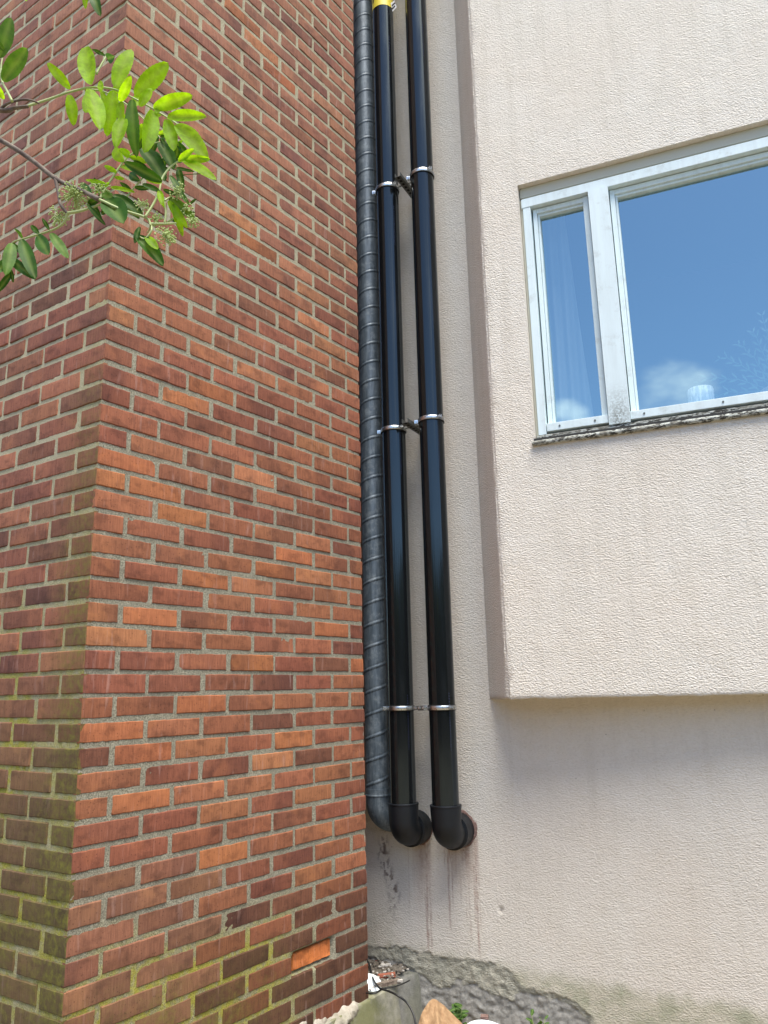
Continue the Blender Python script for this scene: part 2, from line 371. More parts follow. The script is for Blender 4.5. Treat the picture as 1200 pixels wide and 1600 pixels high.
def leaf_mat(name, top, bot, trans=.5):
    m, t, b = mat(name, top, .55, spec=.22); oc = objc(t)
    nn_ = noise_n(t, 75, 4, .65, oc); geo = t.nodes.new('ShaderNodeNewGeometry')
    vn = attr(t, 'vein').outputs['Fac']
    c = mix(t, mapr(t, nn_.outputs['Fac'], .35, .62, 0, 1), tuple(q*.62 for q in top), top)
    c = mix(t, math_n(t, 'MULTIPLY', vn, .22), c, (.42, .50, .16))
    c = mix(t, geo.outputs['Backfacing'], c, mix(t, .5, c, bot))
    t.links.new(c, b.inputs['Base Color'])
    tr = N(t, 'ShaderNodeBsdfTranslucent'); x = N(t, 'ShaderNodeMixShader'); o = t.nodes['Material Output']
    t.links.new(mix(t, 1.0, c, (1.7, 1.65, .5), 'MULTIPLY'), tr.inputs['Color']); x.inputs[0].default_value = trans
    t.links.new(b.outputs[0], x.inputs[1]); t.links.new(tr.outputs[0], x.inputs[2]); t.links.new(x.outputs[0], o.inputs[0]); return m
M_leafA = leaf_mat('bright_leaf', (.30, .52, .012), (.22, .42, .03), .60)
M_leafB = leaf_mat('dark_leaf', (.038, .115, .008), (.05, .12, .015), .34)
M_leafC = leaf_mat('grey_green_leaf', (.10, .215, .03), (.09, .18, .035), .42)
M_stem, t_, b_ = mat('green_stem', (.36, .42, .17), .55)
M_bark, t_, b_ = mat('grey_bark', (.13, .095, .075), .8)
t_.links.new(mix(t_, mapr(t_, noise_n(t_, 60, 4, .6, objc(t_)).outputs['Fac'], .4, .65, 0, 1), (.10, .07, .055), (.22, .18, .14)), b_.inputs['Base Color'])
M_bud, _, _ = mat('pale_buds', (.40, .50, .18), .7)
M_weed = leaf_mat('weed_leaf', (.06, .14, .025), (.07, .13, .03), .3)
M_bag, t_, b_ = mat('brown_paper', (.42, .27, .14), .8)
n_ = noise_n(t_, 30, 5, .6, objc(t_)); t_.links.new(mix(t_, mapr(t_, n_.outputs['Fac'], .35, .65, 0, 1), (.25, .145, .07), (.36, .23, .12)), b_.inputs['Base Color'])
t_.links.new(bump(t_, n_.outputs['Fac'], .5, .006), b_.inputs['Normal'])
M_plas, _, _ = mat('white_plastic', (.74, .80, .82), .35)
M_cable, _, _ = mat('black_cable', (.012, .012, .012), .4)

# ---------------------------------------------------------------- ground
def ground():
    V = []; F = []; n = 60
    xs = [-60+120*i/n for i in range(n+1)]
    xs = sorted(set([-60, -30, -15, -8, -4, 4, 8, 15, 30, 60] + [round(-4+.16*i, 3) for i in range(51)]))
    ys = sorted(set([-60, -30, -15, -8, -4, -2, 8, 15, 30, 60] + [round(-2+.16*i, 3) for i in range(63)]))
    for y in ys:
        for x in xs: V.append((x, y, GZ + .02*nz(x*2.1, y*2.1, 3)))
    m = len(xs)
    for j in range(len(ys)-1):
        for i in range(m-1): F.append((j*m+i, j*m+i+1, (j+1)*m+i+1, (j+1)*m+i))
    o = mk('ground', V, F, M_grnd, smooth=True); tag(o, 'bare earth at the foot of the walls', 'ground', kind='structure')
ground()

# line of trees behind the camera: it is what the pipes and panes mirror near the horizon
def tree_line():
    V = []; F = []; n = 220; m = 16
    for i in range(n+1):
        a = 70+210*i/n; d = dirh(a)
        top = 3.6+1.3*nz(a*.09, 1)+.7*nz(a*.4, 3)
        for j in range(m+1):
            t = j/m; rr_ = 15-1.8*math.sin(math.pi*min(1, t*1.02))+.7*fb(a*.3, t*5, 2, 5)
            V.append(d*rr_+Vector((0, 0, GZ-.1+(top-GZ)*t)))
    for i in range(n):
        for j in range(m): F.append((i*(m+1)+j, i*(m+1)+j+1, (i+1)*(m+1)+j+1, (i+1)*(m+1)+j))
    m_ = concrete('far_foliage', (.02, .035, .012), (.05, .08, .02), 0, 3, .1)
    tag(mk('tree_line', V, F, m_, None, False), 'dark green trees across the yard, mirrored low in the black pipes', 'trees', kind='stuff')
tree_line()

# ---------------------------------------------------------------- brick building
PITCHB = 0.24266; CZ = 0.075; UE = 1.4326
bb = empty('brick_building', (K.x, K.y, GZ), 'red brick building with mossy mortar joints, its sharp corner facing the camera', 'building')
ORANGE = {(5, 3), (0, 6), (-2, 5), (2, 2), (3, 0), (4, 1), (-9, 0), (-8, 0), (-8, 1), (-10, 3), (-4, 3), (-4, 2), (-5, 3), (-6, 4), (-14, 2), (-21, 4), (-25, 2), (-24, 3), (-7, 1), (9, 2), (-2, 1), (0, 3), (6, 1), (4, 4), (-37, 3), (-39, 2), (-13, 1)}
PALE = {(5, 3), (-10, 3), (-4, 3), (-21, 4), (-25, 2), (-38, 3)}
DARK = {(0, 5), (1, 3), (-8, 4), (-1, 5), (3, 3), (5, 4), (12, 3), (-10, 2), (4, 0)}
BROKEN = (15, 4)
def brick_face(side):
    P = rp if side == 'R' else lp
    rnd = random.Random(11 if side == 'R' else 23)
    V = []; F = []; T = []; MO = []; UVS = []
    mv = []; mf = []; mmoss = []; mpale = []
    umax = UE if side == 'R' else 2.2
    r0, r1 = -72, 18
    def moss_f(u, z):
        if side == 'R':
            a = sstep(-.80, -1.15, z + .10*nz(u*3, z*3))*sstep(1.15, .35, u)
            return min(1, a*(.55+.6*sstep(-.3, .3, nz(u*5, z*6, 4))))
        a = sstep(.24, .03, u+.03*nz(z*4, u*6))*sstep(1.6, .2, z)*.8
        bq = sstep(.2, -.8, z)*(.38+.55*sstep(-.1, .4, nz(u*5, z*4, 8)))
        return min(1, a+bq*.8)
    def moss_m(u, z):
        if side == 'R':
            a = sstep(-.68, -.98, z+.08*nz(u*3, z*3))*sstep(1.25, .6, u)
            return min(1, 1.4*a)
        a = sstep(1.0, -.4, z)*(.5+.6*sstep(-.2, .35, nz(u*4, z*4, 9)))
        return min(1, a+.3*sstep(.25, 0, u))
    for r in range(r0, r1+1):
        z0 = KZ - r*CZ + .0071; z1 = z0 + CZ - .0142
        half = (r % 2 == 0) if side == 'R' else (r % 2 != 0)
        edges = [0.0]; u = PITCHB*(.5 if half else 1)
        while u < umax-.03: edges.append(u); u += PITCHB
        edges.append(umax+.006)
        for i in range(len(edges)-1):
            corner = (i == 0); last = (i == len(edges)-2) and side == 'R'
            a = edges[i] + (0 if corner else .0084+rnd.uniform(-.003, .003)); b = edges[i+1]-(.0084+rnd.uniform(-.003, .003) if not last else .006)
            zz0 = z0+rnd.uniform(-.0021, .0021); zz1 = z1+rnd.uniform(-.0021, .0021)
            key = (r, i)
            # colour
            q = rnd.random()
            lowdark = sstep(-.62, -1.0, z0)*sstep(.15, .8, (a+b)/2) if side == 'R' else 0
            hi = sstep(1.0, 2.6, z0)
            if side == 'R':
                base = Vector((.37, .135, .085))
                if q < .30: base = Vector((.32, .112, .077))
                elif q < .42: base = Vector((.295, .108, .075))
                elif q > .86: base = Vector((.42, .165, .095))
                if hi > 0: base = base.lerp(Vector((.36, .165, .125)) if q > .3 else Vector((.28, .125, .10)), .65*hi)
                if key in ORANGE: base = Vector((.46, .165, .085))
                if key in PALE: base = Vector((.50, .20, .115))
                if key in DARK: base = Vector((.23, .09, .068))
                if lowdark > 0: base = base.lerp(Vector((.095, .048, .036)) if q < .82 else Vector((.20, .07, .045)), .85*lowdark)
                if r >= 8 and u < 9 and (a+b)/2 < .55 and r >= 9: base = base.lerp(Vector((.26, .14, .105)), .5)
            else:
                base = Vector((.30, .125, .09))
                if q < .35: base = Vector((.265, .115, .085))
                elif q < .45: base = Vector((.205, .095, .075))
                elif q > .85: base = Vector((.37, .165, .11))
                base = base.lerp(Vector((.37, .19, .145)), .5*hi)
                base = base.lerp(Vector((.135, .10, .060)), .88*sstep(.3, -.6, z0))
            kk = (.77, .82, .69) if side == 'R' else (.98, .93, .77)
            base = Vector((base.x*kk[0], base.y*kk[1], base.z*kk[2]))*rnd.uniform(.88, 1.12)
            base.y *= rnd.uniform(.94, 1.06)
            nu = max(3, int((b-a)/.018)); nv = 4
            depth = 0.0 + rnd.uniform(-.0019, .0012); tu = rnd.uniform(-.0015, .0015); tv = rnd.uniform(-.001, .001)
            bk = (side == 'R' and key == BROKEN)
            chip = rnd.random() < .3
            shade = rnd.choice([-1, 1])*rnd.uniform(.10, .32) if rnd.random() < .4 else 0; sh0 = rnd.uniform(.3, .75)
            cc = rnd.choice([(0, 0), (1, 0), (0, 1), (1, 1)]); cr_ = rnd.uniform(.008, .02)
            grid = []
            us = [0, .0028/(b-a)] + [(k+.5)/nu for k in range(nu)] + [1-.0028/(b-a), 1]
            vs = [0, .05] + [(k+.5)/nv for k in range(nv)] + [.95, 1]
            base_i = len(V)
            for jv, v in enumerate(vs):
                row = []
                for iu, uu in enumerate(us):
                    x = a+(b-a)*uu; z = zz0+(zz1-zz0)*v
                    eu = iu in (0, len(us)-1); ev = jv in (0, len(vs)-1)
                    o = depth + tu*(uu-.5)*2 + tv*(v-.5)*2 + .0009*nz(x*45, z*45, r)
                    if (eu and not (corner and iu == 0) and not (last and iu == len(us)-1)) or ev:
                        o -= .0042
                    elif iu in (1, len(us)-2) and not (corner and iu == 1) or jv in (1, len(vs)-2): o -= .0004
                    if corner and iu == 0: o = .0006*nz(z*60, 1, 2) - .0012; x = .0016+.0008*nz(z*80, 5)
                    if ev or eu or jv in (1, len(vs)-2): 
                        if not (corner and iu == 0): x += .0013*nz(x*70, z*70, r+.5)
                        z += .0016*nz(x*60, z*60, r+9.5)
                    if chip:
                        d = math.hypot((uu-cc[0])*(b-a), (v-cc[1])*(zz1-zz0))
                        if d < cr_ and not corner: o -= .005*(1-d/cr_)
                    if bk: o = -.016 + .006*fb(x*60, z*60, 3) if not (eu or ev) else -.022
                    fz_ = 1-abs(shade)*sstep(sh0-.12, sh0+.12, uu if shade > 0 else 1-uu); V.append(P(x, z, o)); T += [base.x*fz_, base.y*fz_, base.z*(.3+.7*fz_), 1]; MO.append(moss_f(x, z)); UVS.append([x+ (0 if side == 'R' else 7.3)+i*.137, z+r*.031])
            if bk:
                for k in range(base_i, len(V)): T[4*k:4*k+4] = [.62, .205, .062, 1]
            nuu = len(us)
            for jv in range(len(vs)-1):
                for iu in range(nuu-1):
                    q4 = (base_i+jv*nuu+iu, base_i+jv*nuu+iu+1, base_i+(jv+1)*nuu+iu+1, base_i+(jv+1)*nuu+iu)
                    F.append(q4 if side == 'R' else q4[::-1])
            # skirt: sides back 14 mm (deeper for the broken one)
            loop = [base_i+k for k in range(nuu)] + [base_i+j*nuu+nuu-1 for j in range(1, len(vs))] + [base_i+(len(vs)-1)*nuu+k for k in range(nuu-2, -1, -1)] + [base_i+j*nuu for j in range(len(vs)-2, 0, -1)]
            nb = len(V)
            nrm = (nR if side == 'R' else nL)
            for k in loop:
                V.append(V[k]-nrm*.016); T += [base.x, base.y, base.z, 1]; MO.append(MO[k]); UVS.append(UVS[k])
            L = len(loop)
            for k in range(L):
                q4 = (loop[k], nb+k, nb+(k+1) % L, loop[(k+1) % L])
                F.append(q4 if side == 'R' else q4[::-1])
    o = mk('brick_facing', V, F, M_brick, bb, True, {'tint': ('FLOAT_COLOR', T), 'moss': ('FLOAT', MO)}, UVS)
    o.data.set_sharp_from_angle(angle=R(35))
    # mortar bed: sheet with hole at the broken brick
    us = []; u = 0.0015
    while u < umax-.002: us.append(u); u += .0135
    us.append(umax-.003); zs = []; z = KZ-(r1+1)*CZ+.075+.002-.075
    z = KZ-18*CZ-.004
    ztop = KZ+72*CZ+CZ
    while z < ztop: zs.append(z); z += .0135 if z < 4.3 else .2
    zs.append(ztop)
    V = []; F = []; MO = []; PA = []
    bz0 = KZ-BROKEN[0]*CZ+.008; bz1 = bz0+CZ-.016; bu0 = BROKEN[1]*PITCHB+.008; bu1 = bu0+PITCHB-.016
    for z in zs:
        for u in us:
            o_ = -.0036+.0016*nz(u*55, z*55, 2)+.0012*nz(u*160, z*160, 7)
            x = u
            if u < .01: o_ = -.0022+.001*nz(z*90, 3)
            if side == 'R' and bu0-.008 < u < bu1+.008 and bz0-.008 < z < bz1+.008: o_ = -.03
            V.append(P(x, z, o_)); MO.append(moss_m(u, z)); PA.append(.55*sstep(.5, 2.5, z) if side == 'R' else .5+.5*sstep(0, 1.5, z))
    m = len(us)
    for j in range(len(zs)-1):
        for i in range(m-1):
            q4 = (j*m+i, j*m+i+1, (j+1)*m+i+1, (j+1)*m+i); F.append(q4 if side == 'R' else q4[::-1])
    mk('mortar', V, F, M_mortar, bb, True, {'moss': ('FLOAT', MO), 'pale': ('FLOAT', PA)})
brick_face('R'); brick_face('L')
# the mass behind the facing, its end wall in the gap, and roof slab
zt = KZ+73*CZ
pA = rp(.01, 0, -.03)+dL*.01; core = MB()
q0 = K+(-nR)*.032+(-nL)*.032; q1 = rp(UE-.012, 0, -.032); q2 = q1-nR*3; q3 = q0-nR*3
q0 = K - nR*.032 - nL*.032
q3 = K + dL*2.2 - nL*.032; q2 = q3 + dR*(UE-.02)
core.add([(p.x, p.y, z) for z in (GZ-.3, zt) for p in (q0, q1, q2, q3)], [(0, 1, 5, 4), (1, 2, 6, 5), (2, 3, 7, 6), (3, 0, 4, 7), (4, 5, 6, 7)])
core.build('core', M_mortar, bb)
# courses of the end wall, facing the gap
def end_wall():
    V = []; F = []; T = []; MO = []; UVS = []; rnd = random.Random(5)
    for r in range(-72, 19):
        z0 = KZ-r*CZ+.006; z1 = z0+CZ-.012; u = .0 if r % 2 else -PITCHB/2
        while u < 2.0:
            a = max(u+.006, .004); b = u+PITCHB-.006
            if b > a+.02:
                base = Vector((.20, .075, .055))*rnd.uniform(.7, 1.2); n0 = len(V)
                for (x, z, o) in ((a, z0, 0), (b, z0, 0), (b, z1, 0), (a, z1, 0), (a, z0, -.012), (b, z0, -.012), (b, z1, -.012), (a, z1, -.012)):
                    p = rp(UE-.006+o, z, -x); V.append(p); T += [*base, 1]; MO.append(0); UVS.append([x, z])
                F += [tuple(n0+k for k in q) for q in ((0, 1, 2, 3), (0, 4, 5, 1), (1, 5, 6, 2), (2, 6, 7, 3), (3, 7, 4, 0))]
            u += PITCHB
    mk('brick_facing', V, F, M_brick, bb, False, {'tint': ('FLOAT_COLOR', T), 'moss': ('FLOAT', MO)}, UVS)
end_wall()
# footing under the right face: battered concrete, continuing to the rendered wall
def footing():
    V = []; F = []
    us = [(-.25)+.02*i for i in range(115)]
    prof = [(-.03, -1.2600), (.014, -1.2605), (.0175, -1.2630), (.019, -1.270), (.024, -1.31), (.030, -1.36), (.036, -1.42), (.05, -1.6)]
    for u in us:
        for k, (o, z) in enumerate(prof):
            rise = .012*sstep(1.35, 1.7, u)
            V.append(rp(u, z+rise+.002*fb(u*14, k*.3), o+.004*fb(u*7, k*.3, 5)+.012*sstep(1.45, 1.9, u)))
    m = len(prof)
    for i in range(len(us)-1):
        for j in range(m-1): F.append((i*m+j, i*m+j+1, (i+1)*m+j+1, (i+1)*m+j))
    V0 = len(V)
    # top sheet in the gap behind the rim
    nn_ = 22
    for i in range(nn_+1):
        u = 1.30+.9*i/nn_
        for j in range(13):
            o = -.012-.9*j/12; V.append(rp(u, -1.2575+.012*sstep(1.35, 1.7, u)-.0015, o))
    for i in range(nn_):
        for j in range(12): F.append((V0+i*13+j, V0+(i+1)*13+j, V0+(i+1)*13+j+1, V0+i*13+j+1)[::-1])
    o = mk('footing', V, F, [M_conc, M_gray], bb, True); o.data.set_sharp_from_angle(angle=R(32))
    for p in o.data.polygons:
        cu = (o.data.vertices[p.vertices[0]].co+parent_loc(bb)-K).dot(dR)
        p.material_index = 1 if cu > 1.60 else 0
footing()
# crumbling mortar lumps along the foot of the right face
def lumps():
    V = []; F = []
    us = [-.1+.0075*i for i in range(203)]; n = 16
    for u in us:
        for k in range(n):
            t = k/(n-1); z = -1.165 - .135*t - .0
            top = -1.222+.025*nz(u*7, 2.5)+.016*nz(u*23, 1.5)- .02*sstep(1.0, 1.43, u)
            z = top - .095*t
            bulge = math.sin(math.pi*min(1, t*1.05))**.7
            o = -.014 + bulge*(.020+.050*max(0, .35+nz(u*5, 7.5))) + .026*fb(u*11, z*13, 3, 5)*bulge + .006*fb(u*50, z*50, 9)*bulge
            V.append(rp(u, z, o))
    for i in range(len(us)-1):
        for j in range(n-1): F.append((i*n+j, i*n+j+1, (i+1)*n+j+1, (i+1)*n+j))
    o = mk('crumbling_mortar_bed', V, F, M_lump, bb, True); o.data.set_sharp_from_angle(angle=R(38))
lumps()

# ---------------------------------------------------------------- rendered house
hs = empty('rendered_house', tuple(wp(.6, GZ/S)), 'cream rough-rendered house wall with peeling foot and overhanging upper part', 'building')
def polyline_at(P, s):
    if s <= P[0][0]: return P[0][1]
    for (a, b), (c, d) in zip(P, P[1:]):
        if s <= c: return b+(d-b)*(s-a)/(c-a)
    return P[-1][1]
L1 = [(-.5, -1.06), (.001, -1.059), (.198, -1.049), (.37, -1.062), (.535, -1.056), (.639, -1.081), (.667, -1.122), (.763, -1.129), (.883, -1.147), (.939, -1.192), (.965, -1.24), (1.0, -1.6)]
L2 = [(-.5, -1.10), (.0, -1.112), (.152, -1.098), (.267, -1.152), (.337, -1.185), (.400, -1.142), (.49, -1.146), (.543, -1.157), (.633, -1.168), (.663, -1.14), (.70, -1.145), (.763, -1.15), (.87, -1.168), (.925, -1.21), (.95, -1.26), (.98, -1.6)]
DRIPS = [(.285, -.60, -1.06, .0075, .8), (.300, -.62, -1.07, .005, .6), (.278, -.6, -.94, .004, .5), (.387, -.64, -.97, .005, .75), (.402, -.64, -.89, .004, .75), (.498, -.60, -.93, .005, .6), (.508, -.60, -1.05, .006, .7), (.488, -.6, -.80, .004, .5), (.518, -.58, -.95, .003, .5), (.372, -.64, -.74, .003, .6),
         (.225, -.66, -.84, .0035, .3), (.25, -.65, -.87, .003, .4), (.44, -.64, -.86, .005, .35), (.46, -.64, -.93, .003, .3), (.424, -.64, -.75, .004, .4), (.475, -.62, -1.0, .004, .4), (.205, -.66, -.92, .003, .25), (.268, -.6, -.78, .02, .55), (.395, -.64, -.70, .006, .9)]
def house_wall():
    parts = []
    V = []; F = []; ru = []; da = []; ba = []; uc = []; di = []
    def patch(ss, zs):
        b0 = len(V); m = len(ss)
        for z in zs:
            for s in ss:
                o = 0.0; r_ = d_ = b_ = u_ = k_ = 0.0
                if z < -.35 and s < 1.75:
                    jt = .018*fb(s*14, z*14, 1, 5)+.006*nz(s*70, z*70)
                    e1 = polyline_at(L1, s+jt*.6)+jt; e2 = polyline_at(L2, s+jt*.7)+jt*1.1
                    u_ = sstep(e1+.0015, e1-.0015, z); b_ = sstep(e2+.002, e2-.002, z)
                    lip = math.exp(-abs(z-e1)/.03)*.002*(1 if z > e1 else 0)
                    o = .0 + lip*(.5+nz(s*30, z*30)) - .002*u_ - .004*b_ + (.005*fb(s*30, z*30, 2, 5) if u_ > .5 else .0) + (.0035*fb(s*24, z*34, 6, 7) if b_ > .5 else 0)
                    # drips
                    for (ds, za, zb, wd, st) in DRIPS:
                        if z < za+.05 and z > zb-.03:
                            c = ds+.0035*nz(z*14, ds*50)+.0015*nz(z*60, ds*90); dd = abs(s-c)
                            if dd < wd*1.6:
                                r_ = max(r_, st*sstep(wd, wd*.4, dd)*sstep(zb-.01, zb+.05, z)*(.75+.45*nz(s*90, z*30)))
                    # wash under the holes
                    for (c, zc, hw, ln, st) in ((.455, -.60, .080, .24, .65), (.27, -.60, .055, .42, .55), (.50, -.565, .03, .28, .65)):
                        r_ = max(r_, st*sstep(hw, hw*.4, abs(s-c))*sstep(zc-ln, zc-.03, z)*sstep(zc+.02, zc-.05, z)*(.55+.6*sstep(-.4, .4, nz(s*120, z*5, 3))))
                    r_ = max(0, min(1, r_))*(1-u_)
                    # dark patches of dirt by the downpipe
                    cx = polyline_at([(-.9, .125), (-.83, .135), (-.75, .098), (-.70, .085), (-.57, .088)], z)
                    k_ = sstep(.045, .0, abs(s-cx)+.02*sstep(-.7, -.55, z))*sstep(-1.0, -.8, z)*sstep(-.56, -.60, z)*sstep(-.04, .22, fb(s*60, z*42, 4, 5))
                    k_ = max(k_, .7*sstep(.03, .0, math.hypot(s-.10, z+1.05))*sstep(.0, .2, fb(s*60, z*60, 2)))
                    d_ = sstep(polyline_at([(0, -1.0), (.7, -1.05), (1.1, -1.07), (1.6, -1.08)], s)+.012, polyline_at([(0, -1.09), (.7, -1.10), (1.1, -1.10), (1.6, -1.11)], s)-.02, z+.022*fb(s*26, z*4, 2)-.01)*.8
                    d_ = max(d_, .45*sstep(.25, .0, s)*sstep(-.8, -1.05, z))
                    dn = math.hypot(s-.607, z+.86)
                    if dn < .014: o -= .005*(1-dn/.02); k_ = max(k_, .5*sstep(.012, .002, dn))
                V.append(wp(s, z, o)); ru.append(r_); da.append(d_); ba.append(b_); uc.append(u_*(1-b_)); di.append(k_)
        for j in range(len(zs)-1):
            for i in range(m-1): F.append((b0+j*m+i, b0+j*m+i+1, b0+(j+1)*m+i+1, b0+(j+1)*m+i))
    fs = [-.03+.0045*i for i in range(396)]; s1 = fs[-1]
    fz = [-1.42+.0045*i for i in range(239)]; z1 = fz[-1]
    patch(fs, fz)
    patch([-.6, -.3, -.03], [-1.42, z1]); patch([s1, 3, 6], [-1.42, z1])
    patch([-.6, -.03, .62, s1, 6], [z1, 0, .25]); patch([-.6, -.03, .62], [.25, 1, 2, 3, 4, 5.2])
    mk('recessed_wall', V, F, M_stw, hs, True, {'rust': ('FLOAT', ru), 'damp': ('FLOAT', da), 'bare': ('FLOAT', ba), 'undercoat': ('FLOAT', uc), 'dirt': ('FLOAT', di)})
house_wall()
# overhanging part: plan outline swept up, with the window opening left out
WS0, WS1, WZ0, WZ1 = .176, 2.16, .985, 2.190
BZ = -.042; BT = 5.2
def upper():
    back = wp(.582, 0, -.03); fr = bp(0, 0, 0); 
    side = (fr-back); L = side.length; sdir = side/L
    plan = []                                        # (point on z=0, outward normal)
    ns = Vector((sdir.y, -sdir.x, 0)); 
    if ns.dot(nW) < 0 and ns.dot(-dB) < 0: ns = -ns
    if ns.dot(-dB) < 0: ns = -ns
    nside = 14
    for i in range(nside): plan.append((back+sdir*(L-.008)*i/nside, ns))
    for k in range(5):
        a = k/4; nn_ = (ns*(1-a)+nB*a).normalized(); c = fr - sdir*.008*(1-a)*1.0 + dB*.008*a
        plan.append((c - (ns+nB).normalized()*0.0015*math.sin(math.pi*a), nn_))
    s_list = [.012+.0245*i for i in range(int((WS0*S-.012)/.0245)+1)]
    svals = sorted(set([round(q, 4) for q in s_list if q < WS0*S-.01] + [WS0*S] + [WS0*S+.03*i for i in range(1, 40)] + [WS1*S, 2.6*S, 3.4*S, 4.6*S]))
    svals = [q for q in svals if not (q > WS1*S-.02 and q < WS1*S)]
    i0 = len(plan)
    for q in svals: plan.append((fr+dB*q, nB))
    zs = [BZ*S, BZ*S+.004, BZ*S+.012] + [BZ*S+.03+.03*i for i in range(60)]
    zs = [z for z in zs if z < WZ0*S-.01] + [WZ0*S] + [WZ0*S+.03*i for i in range(1, 44) if WZ0*S+.03*i < WZ1*S-.01] + [WZ1*S] + [WZ1*S+.03*i for i in range(1, 60)] + [BT*S]
    V = []; F = []; m = len(plan)
    for j, z in enumerate(zs):
        for i, (p, n_) in enumerate(plan):
            o = .0012*nz(i*.9, z*9, 2); zz = z
            if nside <= i <= nside+4: 
                o = .0035*nz(z*28, i*.35)*1.3-.001
                if j < 6: o -= .010*max(0, .7+nz(z*30, 4))
            if j == 0: o -= .005; zz += .008*max(-.4, nz(i*.55, 3))+.003*nz(i*1.7, 8)
            if j == 1: o -= .0012
            V.append(Vector((p.x, p.y, zz))+n_*o)
    for j in range(len(zs)-1):
        for i in range(m-1):
            if i >= i0 and svals[i-i0] >= WS0*S-.001 and svals[min(i+1-i0, len(svals)-1)] <= WS1*S+.001 and zs[j] >= WZ0*S-.001 and zs[j+1] <= WZ1*S+.001: continue
            F.append((j*m+i, j*m+i+1, (j+1)*m+i+1, (j+1)*m+i))
    # underside: strip back to the wall
    b0 = len(V)
    for i, (p, n_) in enumerate(plan):
        t = i/(m-1); pb = p - n_*.02 if i < nside else p - nB*.55
        if i < nside: pb = back + dB*.0
        V.append(Vector((pb.x, pb.y, BZ*S+.001)))
    for i in range(m-1): F.append((i, b0+i, b0+i+1, i+1))
    # reveals round the opening
    d = .10*S
    def q4(a, b, c, e): k = len(V); V.extend([a, b, c, e]); F.append((k, k+1, k+2, k+3))
    q4(bp(WS0, WZ0), bp(WS0, WZ1), bp(WS0, WZ1, -.1), bp(WS0, WZ0, -.1))
    q4(bp(WS1, WZ1), bp(WS1, WZ0), bp(WS1, WZ0, -.1), bp(WS1, WZ1, -.1))
    q4(bp(WS0, WZ1), bp(WS1, WZ1), bp(WS1, WZ1, -.1), bp(WS0, WZ1, -.1))
    q4(bp(WS1, WZ0), bp(WS0, WZ0), bp(WS0, WZ0, -.1), bp(WS1, WZ0, -.1))
    o = mk('overhanging_wall', V, F, M_st, hs, True); o.data.set_sharp_from_angle(angle=R(50))
upper()
# roof slab closing the top
rb = MB(); a, b_, c_, d_ = wp(-.6, BT), wp(6, BT), wp(6, BT, -3), wp(-.6, BT, -3)
rb.add([a, b_, c_, d_], [(0, 1, 2, 3)]); 
f0 = bp(0, BT); f1 = bp(4.6, BT); g0 = wp(.582, BT, -.03)
rb.add([f0+Vector((0, 0, .01)), f1+Vector((0, 0, .01)), c_+Vector((0, 0, .01)), g0+Vector((0, 0, .01))], [(0, 1, 2, 3)])
rb.build('roof', M_gray, hs)
# window
win = None
wn = bpy.data.objects.new('window', None); C.objects.link(wn); wn.parent = hs; wn.location = bp(.176, WZ0)-Vector(hs.location)
def bbox(mb, s0, s1, z0, z1, o0, o1, bev=.002):
    p = bp(s0, z0, o0); mb.box(p, dB*(s1-s0)*S, nB*(o1-o0)*S, Vector((0, 0, (z1-z0)*S)), bev)
def fin(mb, name, m_, par, grime=None):
    o = mb.build(name, m_, par); 
    if grime:
        pl = parent_loc(o.parent); vals = [grime(v.co+pl) for v in o.data.vertices]
        at = o.data.attributes.new('grime', 'FLOAT', 'POINT'); at.data.foreach_set('value', vals)
    return o
# thin pale board set against the top reveal, then outer casing
mb = MB(); bbox(mb, WS0+.003, WS1-.003, 2.140, 2.1893, -.085, -.030); bbox(mb, WS0+.001, WS0+.012, WZ0, 2.128, -.08, -.030); fin(mb, 'lining_board', M_cream, wn)
mb = MB()
bbox(mb, WS0+.008, WS1-.008, 2.082, 2.126, -.085, -.018)                  # head
bbox(mb, WS0+.013, .222, 1.018, 2.0815, -.085, -.020)                     # left stile
bbox(mb, WS1-.05, WS1-.008, 1.018, 2.0815, -.085, -.020)
fin(mb, 'frame', M_paint, wn)
mb = MB()
